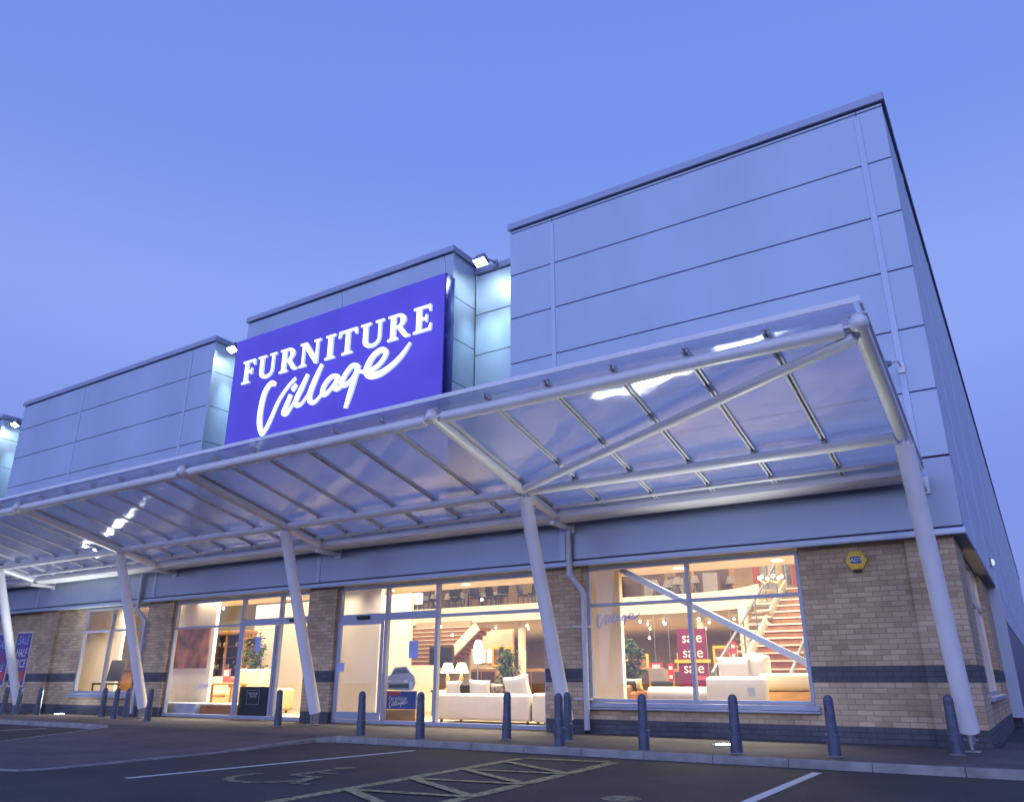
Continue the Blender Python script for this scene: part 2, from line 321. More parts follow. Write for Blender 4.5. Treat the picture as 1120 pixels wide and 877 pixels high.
# ------------------------------------------------------------------ setting: ground, paving, kerb, paint
bm = MB(); bm.quad((-400, -400, -.085), (400, -400, -.085), (400, 400, -.085), (-400, 400, -.085)); struct(bm.build('ground', M['asphalt']))
KW = .10
edge = [(7, -2.95), (-9.0, -2.95), (-9.25, -3.15), (-8.85, -5.2), (-8.62, -7.6), (-8.75, -7.95), (-9.2, -8.1), (-12.9, -8.1), (-13.25, -7.8), (-13.5, -6.0), (-15.1, -3.2), (-15.5, -2.95), (-34, -2.95)]
inn = []
for i, p in enumerate(edge):
    a = Vector(edge[max(i-1, 0)]); b = Vector(edge[min(i+1, len(edge)-1)]); d = (b-a).normalized(); n_ = Vector((d.y, -d.x))
    inn.append(Vector(p)+n_*KW)
DROP = [0 if p[1] > -3.0 else (-.075 if p[1] < -4 else -.03) for p in edge]
pave = MB(); k0, k1 = 1, len(edge)-2
main = [tuple(inn[0]), tuple(inn[k0])]+[tuple(inn[k1]), tuple(inn[-1]), (-34, .2), (.1, .2), (.1, 1.6), (7, 1.6)]
pave.bm.faces.new([pave.bm.verts.new((x, y, 0)) for x, y in main])
a_, b_ = inn[k0], inn[k1]
rowA = [(a_.x, a_.y, 0), (b_.x, b_.y, 0)]; rowB = [(-9.12, -4.2, -.07), (-14.5, -4.2, -.07)]
pave.quad(rowA[0], rowA[1], (inn[k1-1].x, inn[k1-1].y, -.03), (inn[k0+1].x, inn[k0+1].y, -.03))
low = [inn[i] for i in range(k0+1, k1)]
pave.bm.faces.new([pave.bm.verts.new((p.x, p.y, -.03 if i in (0, len(low)-1) else -.075)) for i, p in enumerate(low)])
struct(pave.build('pavement', M['paver']))
kb = MB()
for i in range(len(edge)-1):
    a, b, c, d = Vector(edge[i]), Vector(edge[i+1]), inn[i+1], inn[i]
    ln = (b-a).length; k = max(1, round(ln/.914))
    for j in range(k):
        t0, t1 = j/k, (j+1)/k-(.008/ln)
        q = [a.lerp(b, t0), a.lerp(b, t1), d.lerp(c, t1), d.lerp(c, t0)]
        dz = random.uniform(0, .004); h0, h1 = [DROP[i]+(DROP[i+1]-DROP[i])*t for t in (t0, t1)]; hh = (h0, h1, h1, h0)
        bt = [kb.bm.verts.new((p.x, p.y, -.14)) for p in q]
        ch = [q[0].lerp(q[3], .16), q[1].lerp(q[2], .16)]
        lo = [kb.bm.verts.new((q[0].x, q[0].y, h0-.02)), kb.bm.verts.new((q[1].x, q[1].y, h1-.02))]
        tp = [kb.bm.verts.new((p.x, p.y, h_+.003+dz)) for p, h_ in zip((ch[0], ch[1], q[2], q[3]), hh)]
        for f in ((bt[0], bt[1], lo[1], lo[0]), (lo[0], lo[1], tp[1], tp[0]), (tp[0], tp[1], tp[2], tp[3]), (bt[1], bt[2], tp[2], tp[1], lo[1]), (bt[3], bt[0], lo[0], tp[0], tp[3]), (bt[2], bt[3], tp[3], tp[2])): kb.bm.faces.new(f)
struct(kb.build('kerb', M['kerb']))
ZP = -.081
CXY = Vector((.774, -12.874))
def road(p): return CXY+(Vector(p)-CXY)*.963      # surveyed for a 120 mm kerb, the kerb is 85 mm
def line(mb, a, b, w=.1, z=ZP):
    a, b = road(a), road(b); d = (b-a).normalized(); n_ = Vector((-d.y, d.x))*w/2
    mb.quad(*[(p.x, p.y, z) for p in (a+n_, b+n_, b-n_, a-n_)])
mb = MB(); line(mb, (-7.21, -3.15), (-7.48, -7.5)); line(mb, (-1.57, -2.99), (-1.50, -8.0)); line(mb, (-17.5, -3.0), (-17.2, -8)); struct(mb.build('bay_lines', M['white']))
mb = MB()
hx0, hx1 = (-5.16, -3.83)
line(mb, (-5.24, -3.35), (-4.80, -8.6), .14); line(mb, (-3.97, -3.2), (-3.50, -8.6), .14); line(mb, (-5.2, -3.33), (-4.02, -3.17), .14, ZP+.003)
fl_ = lambda y: -5.19+(-3.35-y)*.084
fr_ = lambda y: -3.92+(-3.2-y)*.087
for k in range(5):
    y = -3.85-1.02*k
    line(mb, (fl_(y), y), (fr_(y-.8), y-.8), .11, ZP+.006); line(mb, (fr_(y-.8), y-.8), (fl_(y-1.02), y-1.02), .11, ZP+.0045)
struct(mb.build('hatched_zone', M['yellow']))
# worn wheelchair symbol
mb = MB(); cx, cy = -6.28, -6.62
def arc(mb, c, r0, r1, a0, a1, n=20, z=ZP):
    c = road(c)
    for i in range(n):
        t0, t1 = R(a0+(a1-a0)*i/n), R(a0+(a1-a0)*(i+1)/n)
        mb.quad(*[(c[0]+r*math.cos(t), c[1]+r*math.sin(t), z) for r, t in ((r0, t0), (r1, t0), (r1, t1), (r0, t1))])
arc(mb, (cx, cy), .36, .46, 150, 395)
line(mb, (cx-.02, cy+.95), (cx+.02, cy+.28), .11); line(mb, (cx+.02, cy+.28), (cx+.42, cy+.26), .1, ZP+.002); line(mb, (cx+.42, cy+.28), (cx+.6, cy-.25), .1, ZP+.004); line(mb, (cx+.6, cy-.24), (cx+.78, cy-.2), .1, ZP+.002); line(mb, (cx, cy+.62), (cx+.36, cy+.6), .09, ZP+.002)
arc(mb, (cx-.02, cy+1.12), 0.001, .12, 0, 360)
struct(mb.build('wheelchair_symbol', M['worn']))
mb = MB(); arc(mb, (-2.51, -6.05), .001, .17, 0, 360); struct(mb.build('road_patch', M['worn']))

# ------------------------------------------------------------------ the store
store = thing('retail_store', 'two storey furniture store with silver cladding, buff brick base and lit showroom windows', 'building')
FX0 = -34.0   # left end, out of the picture
def wall(x0, x1, y0, y1, z0, z1, name='brick_wall'): return box(name, M['brick'], store, x0, x1, y0, y1, z0, z1)
wall(-.64, 0, -.03, .2, -.1, 2.83, 'brick_pier')
wall(-2.2, -.64, .06, .2, -.1, 2.84)
w = wall(-5.97, -2.2, .062, .2, -.1, .385)
wall(-6.8, -6.03, -.03, .2, -.1, 2.83, 'brick_pier'); box('brick_pier', M['brick'], store, -6.03, -5.97, .06, .2, -.1, 2.84)
wall(-13.0, -12.15, -.03, .2, -.1, 2.83, 'brick_pier')
wall(-19.0, -18.02, -.03, .2, -.1, 2.83, 'brick_pier'); wall(-19.15, -19.0, .06, .2, -.1, 2.84, 'brick_pier')
wall(-22.2, -19.15, .062, .2, -.1, .42)
wall(-23.5, -22.2, .06, .2, -.1, 2.84); wall(-24.4, -23.5, -.03, .2, -.1, 2.83, 'brick_pier'); wall(FX0, -24.4, .06, .2, -.1, 2.84)
# right-hand flank
def flank(y0, y1, z0, z1, x0=-.32, x1=0): return box('brick_wall', M['brick'], store, x0, x1, y0, y1, z0, z1)
flank(.2, 1.5, -.1, 2.83); flank(1.5, 5.3, -.1, .55, -.32, -.002); flank(5.3, 8, -.1, 2.83)
box('corner_post', M['strip'], store, -.2, .22, 8, 8.32, .12, 3.2)

# cladding: separate panels in front of a dark backing, so that the joints are real gaps
GAP = .017
JZ = [2.91, 3.945, 4.98, 6.015, 7.05, 8.085, 9.12, 10.17]
def clad_front(x0, x1, ztop, zbot, trims, y=-.2, depth=.05, zs=JZ):
    mb = MB(); zz = [zbot]+[z for z in zs if zbot+.05 < z < ztop-.05]+[ztop]
    xx = [x0]+list(trims)+[x1]
    for a, b in zip(xx, xx[1:]):
        for c, d in zip(zz, zz[1:]):
            mb.box(a+.003, b-.003, y, y+depth, c+GAP/2, d-GAP/2, .006, 1)
    return mb
def coping(parent, x0, x1, y0, y1, z, right=True, left=False):
    """folded metal capping along a parapet, with its dark drip gap"""
    mb = MB(); mb.box(x0-(.05 if left else 0), x1+(.05 if right else 0), y0-.055, y1, z-.005, z+.15, .01, 1)
    return mb.build('coping', M['coping'], parent)
def block(x0, x1, ztop, trims, zbot=3.95, depth=.75):
    core = box('parapet_block', M['dark'], store, x0+.02, x1-.02, -.165, depth, zbot, ztop)
    clad_front(x0, x1, ztop-.02, zbot, trims).build('cladding_panels', M['clad'], core)
    for t in trims: MB().box(t-.05, t+.05, -.212, -.18, zbot, ztop-.15, .004, 1).build('cover_strip', M['strip'], core)
    coping(core, x0, x1, -.2, depth, ztop, True, True)
    return core
def side_panels(core, x, y0, y1, ztop, zbot=3.95):
    mb = MB(); zz = [zbot]+[z for z in JZ if zbot+.05 < z < ztop-.05]+[ztop-.02]
    for c, d in zip(zz, zz[1:]): mb.box(x-.05, x, y0, y1, c+GAP/2, d-GAP/2, .005, 1)
    mb.box(x-.055, x+.006, y0-.006, y0+.07, zbot, ztop-.02, .004, 1)
    return mb.build('return_panels', M['clad'], core)
TOP = 10.26
main = block(-7.46, .17, TOP, [-6.40, -.255])
sgn = block(-16.17, -9.04, TOP-.02, [-12.6, -9.3]); side_panels(sgn, -9.037, -.19, .7, TOP-.02)
lft = block(-28.03, -17.54, 10.03, [-24.2, -18.58]); side_panels(lft, -17.537, -.19, .7, 10.03)
far = block(FX0, -29.5, 9.85, [-31]); side_panels(far, -29.497, -.19, .7, 9.85)
for x0, x1, zt in ((-9.04, -7.46, 10.02), (-17.54, -16.17, 9.9), (-29.5, -28.03, 9.75)):
    c = box('recess_wall', M['dark'], store, x0, x1, .752, .95, 3.95, zt)
    clad_front(x0+.02, x1, zt-.02, 3.95, [], .7, .03, [z-.16 for z in JZ]).build('cladding_panels', M['clad'], c)
    coping(c, x0+.02, x1-.0, .7, 1.0, zt, False)
# fascia that runs under the canopy
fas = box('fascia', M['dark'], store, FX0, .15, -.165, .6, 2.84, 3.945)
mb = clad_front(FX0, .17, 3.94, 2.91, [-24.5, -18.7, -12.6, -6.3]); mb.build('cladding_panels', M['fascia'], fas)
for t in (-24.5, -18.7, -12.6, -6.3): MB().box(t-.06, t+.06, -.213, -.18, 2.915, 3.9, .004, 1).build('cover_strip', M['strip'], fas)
box('soffit_trim', M['strip'], fas, FX0, .185, -.21, -.15, 2.80, 2.892, bev=.006)
box('soffit', M['soffit'], fas, FX0, .15, -.15, .12, 2.815, 2.838)
# flank cladding, long run to the back of the store
fl = box('flank_core', M['dark'], store, -.3, .12, .6, 80, 2.84, TOP)
mb = MB(); zz = [2.85]+JZ[1:]+[TOP-.02]
ycuts = [-.145, 2.1, 6.2]+[6.2+7.5*i for i in range(1, 10)]+[80]
for c, d in zip(zz, zz[1:]):
    for a, b in zip(ycuts, ycuts[1:]): mb.box(.115, .165, a+.006, b-.006, c+GAP/2, d-GAP/2)
mb.build('cladding_panels', M['clad'], fl)
for y in ycuts[1:-1]: MB().box(.13, .178, y-.05, y+.05, 2.9, TOP-.1).build('cover_strip', M['strip'], fl)
coping(fl, -.3, .165, -.15, 80, TOP+.004, True)
box('soffit', M['soffit'], fl, -.1, .16, -.15, 8, 2.818, 2.84)
mb = MB(); mb.box(-.1, .155, 8.32, 80, 2.25, 2.86)
for i in range(10): mb.box(-.1, .165, 8.4+i*7.2, 8.4+i*7.2+7.15, 2.27, 2.84)
mb.build('lower_cladding', M['clad'], fl)
mb = MB()
for i in range(36): mb.box(-.1, .15, 8.35+i*2, 8.35+i*2+1.97, -.1, 2.24, .01, 1)
mb.build('dark_lower_cladding', M['darkclad'], fl)
box('roof', M['dark'], store, FX0, .0, .76, 80, 9.2, 9.4); box('upper_wall', M['dark'], store, FX0, -.3, .757, .94, 3.96, 9.19)

# ---- glazing
def glazing(name, x0, x1, z0, z1, mull, rails, y=.11, label=None, fw=.06, thick=()):
    """aluminium framed opening: frame, panes between the mullions and rails. rails: list of (xa, xb, z, h)"""
    mb = MB(); d0, d1 = y-.05, y+.06
    mb.box(x0, x1, d0, d1, z1-fw, z1, .006, 1); mb.box(x0, x1, d0, d1, z0, z0+fw, .006, 1)
    mb.box(x0, x0+fw, d0+.002, d1-.002, z0+fw, z1-fw, .006, 1); mb.box(x1-fw, x1, d0+.002, d1-.002, z0+fw, z1-fw, .006, 1)
    for m_ in mull: mb.box(m_-fw/2, m_+fw/2, d0-.003, d1-.003, z0+fw, z1-fw, .006, 1)
    for a, b, z, h in rails: mb.box(a+.003, b-.003, d0+.006, d1-.006, z-h/2, z+h/2, .006, 1)
    f = mb.build(name, M['frame'], store)
    xx = [x0+fw]+[m_ for m_ in mull]+[x1-fw]
    for a, b in zip(xx, xx[1:]):
        r = [q for q in rails if q[0] <= (a+b)/2 <= q[1]]
        zs = [z0+fw]
        for q in r: zs += [q[2]-q[3]/2, q[2]+q[3]/2]
        zs.append(z1-fw)
        for c, d in zip(zs[::2], zs[1::2]): box('pane', M['glass'], f, a, b, y, y+.012, c, d)
    return f
W1 = glazing('shop_window', -5.97, -2.2, .50, 2.79, [-4.06], [(-5.97, -4.06, 2.12, .055), (-4.06, -2.2, 2.12, .055)])
mb = MB(); mb.box(-6.0, -2.12, -.06, .06, .385, .42, .008, 1); mb.box(-5.99, -2.13, -.02, .06, .42, .50, .01, 1); mb.build('sill', M['frame'], W1)
text_z = 0
S1 = glazing('shopfront', -12.15, -6.8, .02, 2.79, [-10.74, -9.39], [(-12.15, -10.74, 2.13, .15), (-10.74, -9.39, 2.13, .15), (-9.39, -6.8, 2.09, .06)], fw=.075)
mb = MB(); mb.box(-12.07, -11.98, .03, .055, .1, 2.05); mb.box(-10.85, -10.78, .03, .055, .1, 2.05); mb.box(-11.98, -10.85, .03, .055, .1, .24); mb.box(-11.98, -10.85, .03, .055, 1.98, 2.05); mb.build('sliding_door', M['frame'], S1)
mb = MB(); mb.box(-11.55, -11.2, .005, .058, 2.09, 2.17, .015); mb.build('door_sensor', M['black'], S1)
S2 = glazing('shopfront', -18.02, -13.0, .02, 2.79, [-15.36, -14.02], [(-18.02, -15.36, 2.12, .055), (-15.36, -14.02, 2.16, .15), (-14.02, -13.0, 2.16, .15)], fw=.075)
mb = MB(); mb.box(-15.28, -15.2, .03, .055, .1, 2.07); mb.box(-14.12, -14.05, .03, .055, .1, 2.07); mb.build('sliding_door', M['frame'], S2)
mb = MB(); mb.box(-13.65, -13.3, .005, .058, 2.12, 2.2, .015); mb.build('door_sensor', M['black'], S2)
W3 = glazing('shop_window', -22.2, -19.15, .53, 2.79, [-20.85], [(-22.2, -20.85, 2.16, .05), (-20.85, -19.15, 2.16, .05)])
mb = MB(); mb.box(-22.3, -19.12, -.06, .06, .42, .455, .008, 1); mb.box(-22.28, -19.13, -.02, .06, .455, .53, .01, 1); mb.build('sill', M['frame'], W3)
# flank window (in x = const)
mb = MB()
for a, b, c, d in ((1.5, 5.3, .62, .68), (1.5, 5.3, 2.77, 2.83), (1.5, 1.56, .68, 2.77), (5.24, 5.3, .68, 2.77), (2.75, 2.81, .68, 2.77), (4.0, 4.06, .68, 2.77), (1.56, 5.24, 2.1, 2.15)): mb.box(-.17, -.07, a, b, c, d)
fw_ = mb.build('flank_window', M['frame'], store)
mb = MB(); mb.box(-.126, -.114, 1.56, 5.24, .68, 2.77); mb.build('pane', M['glass'], fw_)
mb = MB(); mb.box(-.1, .07, 1.42, 5.38, .55, .62, .01, 1); mb.build('sill', M['frame'], fw_)

# ---- inside of the showroom (parts of the building)
box('floor', M['carpet'], store, FX0, -.33, .21, 24, -.1, .02)
box('back_wall', M['tan'], store, FX0, -.33, 24, 24.2, .02, 8)
box('roof_ceiling', M['creamceil'], store, FX0, -.33, .96, 24, 6.3, 6.45)
box('lining', M['whitewall'], store, -.36, -.33, 5.3, 24, .02, 6.3)
box('lining', M['whitewall'], store, FX0, -.36, .96, 1.02, 3.25, 6.29)
mz = box('mezzanine', M['creamceil'], store, FX0, -6.6, 10.1, 24, 2.80, 3.2)
# cream edge beam, curved towards the stairs
mb = MB(); pts = [(FX0, 10.0), (-8.2, 10.0), (-7.2, 9.9), (-6.4, 9.62), (-5.8, 9.2), (-5.3, 8.6)]
for a, b in zip(pts, pts[1:]):
    mb.prism([a, b, (b[0]+.02, b[1]+.12), (a[0]+.0, a[1]+.12)], 2.76, 3.3)
mb.build('edge_beam', M['cream'], mz)
MB().prism([(-8.2, 10.12), (-7.2, 10.02), (-6.4, 9.74), (-5.8, 9.32), (-5.3, 8.72), (-4.9, 9.9), (-4.9, 24), (-6.59, 24), (-6.59, 10.12)], 2.82, 3.19).build('landing', M['creamceil'], mz)
bk = box('bulkhead', M['creamceil'], store, FX0, -.34, .37, 3.4, 3.04, 3.24)
for x in (-7.4, -13.95, -15.95, -20, -23):
    pass
for i, x in enumerate((-3.2, -5.2, -8.3, -10.6, -13.0, -16.8, -20.5)):
    MB().lathe([(.10, -.012), (.085, .0)], (x, 2.7, 3.037)).build('downlight', M['downlight'], bk)
for x in (-7.65, -13.98): MB().tube([(x, 10.6, .02), (x, 10.6, 2.8)], .13, 20).build('column', M['cream'], store)
MB().tube([(-12.9, 9.0, .02), (-12.9, 9.0, 1.75)], .07, 16).build('column', M['cream'], store)
# display partitions behind the glass
box('display_panel', M['whitewall'], store, -6.75, -5.83, 1.15, 1.28, .02, 3.03)
box('display_panel', M['whitewall'], store, -13.05, -11.76, 1.0, 1.1, .02, 3.03)
box('display_panel', M['whitewall'], store, -20.0, -17.9, 1.25, 1.35, .02, 3.03)
box('display_panel', M['whitewall'], store, -27.5, -22.75, 1.6, 1.7, .02, 3.03)
box('lining', M['whitewall'], store, FX0-.1, FX0, -.1, 24, .02, 6.3)
box('display_panel', M['whitewall'], store, -21.7, -18.4, 5.7, 5.8, .02, 3.3); box('display_panel', M['cream'], store, -19.3, -15.2, 6.2, 6.3, .02, 3.4)
box('display_panel', M['cream'], store, -26, -22.6, 4.0, 4.1, .02, 3.03)
box('half_wall', M['cream'], store, -16.3, -14.05, 6.0, 6.15, .02, 1.28)
MB().tube([(-5.75, 8.6, .02), (-5.75, 8.6, 2.78)], .13, 20).build('column', M['cream'], store)
st = MB()
for i in range(11): st.box(-5.9+i*.09, -4.95+i*.03, 7.4, 7.62, 1.05+i*.16, 1.09+i*.16)
st.build('half_landing_treads', M['nosing'], store)
# steel wind brace seen behind the right-hand window
MB().obox((-3.83, .5, 1.895), (3.75, .08, .105), Matrix.Rotation(math.atan2(1.73, 3.25), 3, 'Y'), .01, 1).build('wind_brace', M['steel'], store)
# stairs rising towards the back behind the right-hand window
st = MB(); ns = MB(); n_st = 18
for i in range(n_st):
    y = 3.3+i*.36; z = .02+(i+1)*.177
    st.box(-4.75, -3.35, y, y+.36, max(.02, z-.36), z-.012); ns.box(-4.76, -3.34, y-.03, y+.06, z-.012, z+.022)
stair = st.build('staircase', M['terra'], store); ns.build('nosing', M['nosing'], stair)
mb = MB()
for x in (-4.84, -3.3): mb.obox((x, 3.3+3.2, .1+1.6), (.06, 7.35, .36), Matrix.Rotation(math.atan2(.177, .36), 3, 'X'))
mb.build('stringer', M['cream'], stair)
mb = MB()
for x in (-4.84, -3.3):
    mb.tube([(x, 3.2, 1.0), (x, 9.7, 4.2)], .03, 8)
    for i in range(0, 19, 3): mb.tube([(x, 3.4+i*.36, .2+i*.177), (x, 3.4+i*.36, 1.1+i*.177)], .02, 6)
mb.build('handrail', M['alu'], stair)
mb = MB(); mb.quad((-4.84, 3.4, .35), (-4.84, 9.6, 3.4), (-4.84, 9.6, 4.05), (-4.84, 3.4, 1.0)); g_ = mb.build('glass_panel', M['stair_glass'], stair)
# second stair behind the half wall, seen through the entrance
st = MB(); ns = MB()
for i in range(10):
    z = 1.32+i*.13; xr = -15.5+i*.155
    st.box(-17.2, xr, 8.0+i*.03, 8.9, z-.13, z-.011); ns.box(-17.2, xr-.02, 7.97+i*.03, 8.0+i*.03, z-.011, z+.014)
s2 = st.build('staircase', M['terra'], store); ns.build('nosing', M['nosing'], s2)
MB().obox((-14.75, 7.9, 1.8), (2.1, .08, .28), Matrix.Rotation(-math.atan2(1.05, 1.3), 3, 'Y')).build('stringer', M['cream'], s2)
box('display_panel', M['tan'], store, -17.3, -15.0, 9.0, 9.1, .02, 2.75)

# ------------------------------------------------------------------ sign
sign = thing('shop_sign', 'large lit blue sign box with raised white shop lettering on the cladding', 'sign', (-12.5, -.2, 8))
box('cabinet', M['signside'], sign, -16.06+12.5, -8.95+12.5, -.35, -.012, 6.44-8, 9.51-8, bev=.02)
box('sign_face', M['signblue'], sign, -16.05+12.5, -8.97+12.5, -.365, -.352, 6.455-8, 9.495-8)
def glyph(name, polys, x, w, z=8.15, h=.64):
    """one serif capital: outlines (0..1 wide, 0..1 high) filled as a curve with holes, then extruded"""
    cu = bpy.data.curves.new(name, 'CURVE'); cu.dimensions = '2D'; cu.fill_mode = 'BOTH'; cu.extrude = .028
    for pl in polys:
        sp = cu.splines.new('POLY'); sp.points.add(len(pl)-1); sp.use_cyclic_u = True
        for q, p in zip(sp.points, pl): q.co = (p[0]*w, p[1]*h, 0, 1)
    t = bpy.data.objects.new(name, cu); COL.objects.link(t); bpy.context.view_layer.update()
    me = bpy.data.meshes.new_from_object(t.evaluated_get(bpy.context.evaluated_depsgraph_get())); bpy.data.objects.remove(t)
    me.materials.clear(); me.materials.append(M['lit']); me.materials.append(M['litside'])
    for f in me.polygons: f.material_index = 0 if abs(f.normal.z) > .7 else 1
    o = bpy.data.objects.new(name, me); COL.objects.link(o); o.parent = sign; o.rotation_euler = (R(90), 0, 0); o.location = (x+12.5, -.396, z-8)
    return o
def arcp(cx, cy, rx, ry, a0, a1, n=12): return [(cx+rx*math.cos(R(a0+(a1-a0)*i/n)), cy+ry*math.sin(R(a0+(a1-a0)*i/n))) for i in range(n+1)]
sf = .075
G = {
 'F': [[(0, 0), (.62, 0), (.62, sf), (.43, sf+.03), (.43, .45), (.66, .45), (.70, .36), (.77, .36), (.77, .64), (.70, .64), (.66, .55), (.43, .55), (.43, .91), (.80, .91), (.90, .74), (.98, .74), (.96, 1), (0, 1), (0, 1-sf), (.17, 1-sf-.03), (.17, sf+.03), (0, sf)]],
 'U': [[(0, 1), (.44, 1), (.44, 1-sf), (.31, 1-sf-.03)]+arcp(.54, .30, .23, .19, 180, 360)[0:0]+[(.31, .32)]+arcp(.54, .32, .23, .20, 180, 360)+[(.77, 1-sf-.03), (.64, 1-sf), (.64, 1), (1, 1), (1, 1-sf), (.88, 1-sf-.03), (.88, .32)]+arcp(.50, .32, .38, .34, 0, -180)+[(.12, 1-sf-.03), (0, 1-sf)]],
 'R': [[(0, 0), (.46, 0), (.46, sf), (.34, sf+.03), (.34, .44), (.42, .44), (.68, .10), (.78, .0), (1, 0), (1, sf), (.90, .10), (.62, .48)]+arcp(.46, .73, .34, .27, -60, 90)+[(0, 1), (0, 1-sf), (.12, 1-sf-.03), (.12, sf+.03), (0, sf)], [(.34, .53)]+arcp(.42, .72, .15, .19, -90, 90)+[(.34, .91)]],
 'N': [[(0, 0), (.34, 0), (.34, sf), (.23, sf+.03), (.23, .78), (.78, 0), (.90, 0), (.90, 1-sf-.03), (1, 1-sf), (1, 1), (.68, 1), (.68, 1-sf), (.79, 1-sf-.03), (.79, .32), (.32, 1), (0, 1), (0, 1-sf), (.12, 1-sf-.05), (.12, sf+.03), (0, sf)]],
 'I': [[(0, 0), (1, 0), (1, sf), (.74, sf+.03), (.74, 1-sf-.03), (1, 1-sf), (1, 1), (0, 1), (0, 1-sf), (.26, 1-sf-.03), (.26, sf+.03), (0, sf)]],
 'T': [[(.22, 0), (.78, 0), (.78, sf), (.61, sf+.03), (.61, .91), (.84, .90), (.92, .74), (1, .74), (.98, 1), (.02, 1), (0, .74), (.08, .74), (.16, .90), (.39, .91), (.39, sf+.03), (.22, sf)]],
 'E': [[(0, 0), (.96, 0), (1, .27), (.92, .27), (.82, .10), (.43, .09), (.43, .45), (.64, .45), (.68, .36), (.75, .36), (.75, .64), (.68, .64), (.64, .55), (.43, .55), (.43, .91), (.80, .90), (.88, .74), (.96, .74), (.94, 1), (0, 1), (0, 1-sf), (.16, 1-sf-.03), (.16, sf+.03), (0, sf)]]}
for ch, x0, x1 in (('F', -15.6, -15.12), ('U', -15.01, -14.32), ('R', -14.17, -13.52), ('N', -13.45, -12.74), ('I', -12.56, -12.24), ('T', -12.13, -11.52), ('U', -11.41, -10.68), ('R', -10.55, -9.89), ('E', -9.79, -9.27)):
    glyph('letter', G[ch], x0, x1-x0)
SCRIPT = [
 ([(-14.27, 7.89), (-14.45, 7.95), (-14.64, 7.76), (-14.73, 7.36), (-14.72, 6.96), (-14.60, 6.66), (-14.49, 6.70), (-14.33, 6.94), (-14.09, 7.41), (-13.81, 7.72), (-13.54, 7.91)], [.10, .15, .17, .17, .17, .12, .12, .12, .10, .09, .08]),
 ([(-13.66, 7.5), (-13.79, 7.22), (-13.86, 7.07), (-13.75, 7.01), (-13.61, 7.15), (-13.44, 7.38)], [.12, .15, .14, .10, .08, .06]),
 ([(-13.62, 7.60), (-13.49, 7.73)], [.14, .11]),
 ([(-13.11, 7.92), (-13.29, 7.59), (-13.44, 7.33), (-13.41, 7.17), (-13.24, 7.18), (-13.0, 7.42)], [.10, .15, .15, .11, .08, .06]),
 ([(-12.64, 8.08), (-12.84, 7.71), (-12.98, 7.37), (-12.93, 7.17), (-12.76, 7.14), (-12.5, 7.36)], [.10, .15, .16, .12, .09, .06]),
 ([(-12.06, 7.64), (-12.28, 7.67), (-12.50, 7.5), (-12.54, 7.30), (-12.4, 7.27), (-12.18, 7.46), (-12.06, 7.64)], [.10, .11, .13, .13, .10, .08, .07]),
 ([(-12.05, 7.66), (-12.12, 7.44), (-12.10, 7.32), (-11.98, 7.33), (-11.83, 7.42)], [.12, .13, .11, .08, .05]),
 ([(-11.43, 7.77), (-11.63, 7.80), (-11.84, 7.61), (-11.91, 7.42), (-11.79, 7.36), (-11.58, 7.5), (-11.44, 7.72)], [.10, .12, .13, .13, .10, .08, .07]),
 ([(-11.42, 7.78), (-11.52, 7.44), (-11.63, 7.1), (-11.74, 6.78)], [.12, .14, .14, .09]),
 ([(-11.43, 7.63), (-11.15, 7.56), (-10.83, 7.62), (-10.63, 7.78), (-10.58, 7.92), (-10.73, 8.0), (-10.96, 7.91), (-11.12, 7.7), (-11.13, 7.54), (-11.0, 7.43), (-10.71, 7.42), (-10.36, 7.55), (-10.08, 7.74), (-9.86, 7.98)], [.06, .09, .10, .11, .12, .13, .14, .16, .17, .17, .15, .13, .11, .05])]
def script_word(parent, mats, sc=1, cx=-12.5, cz=8, y=-.455, d=.09, loc=(0, 0, 0), step=.004):
    mb = MB()
    for i, (p, w_) in enumerate(SCRIPT):
        mb.ribbon([((x-cx)*sc+loc[0], (z-cz)*sc+loc[2]) for x, z in p], [q*sc*1.06 for q in w_], loc[1]+y-i*step, loc[1]+y+d)
    return mb.build('script_word', mats, parent, recalc=False)
script_word(sign, [M['lit'], M['litside']], y=-.405, d=.04, step=.002)

# ------------------------------------------------------------------ canopy
can = thing('entrance_canopy', 'long sloping glazed canopy on leaning white steel columns along the shopfront', 'canopy', (-12, -1.8, 0))
cvx = lambda p: (p[0]+12, p[1]+1.8, p[2])
SL = (4.47-3.65)/(4.3-.9)
def zr(y): return 4.47+(y+4.3)*-SL     # rafter axis height at y
XR = [-.25-5.87*i for i in range(6)]
def sheet(x0, x1, sag=.05, n=22):
    """one polycarbonate sheet, sagging a little between the front tube, the purlin and the gutter"""
    mb = MB(); rows = []
    for i in range(n+1):
        y = -4.56+4.04*i/n
        if y < -1.8: t = (y+4.3)/2.5; dz = -4*sag*t*(1-t) if t > 0 else -4*sag*t
        else: t = (y+1.8)/1.28; dz = -1.3*sag*t*(1-t)
        z = zr(y)+.152+dz
        rows.append([mb.bm.verts.new(cvx((x, y, z+h))) for x, h in ((x0, 0), (x1, 0), (x1, .012), (x0, .012))])
    for a, b in zip(rows, rows[1:]):
        for k in range(4):
            f = mb.bm.faces.new((a[k], a[(k+1) % 4], b[(k+1) % 4], b[k])); f.smooth = True
    mb.bm.faces.new(rows[0]); mb.bm.faces.new(rows[-1][::-1]); return mb
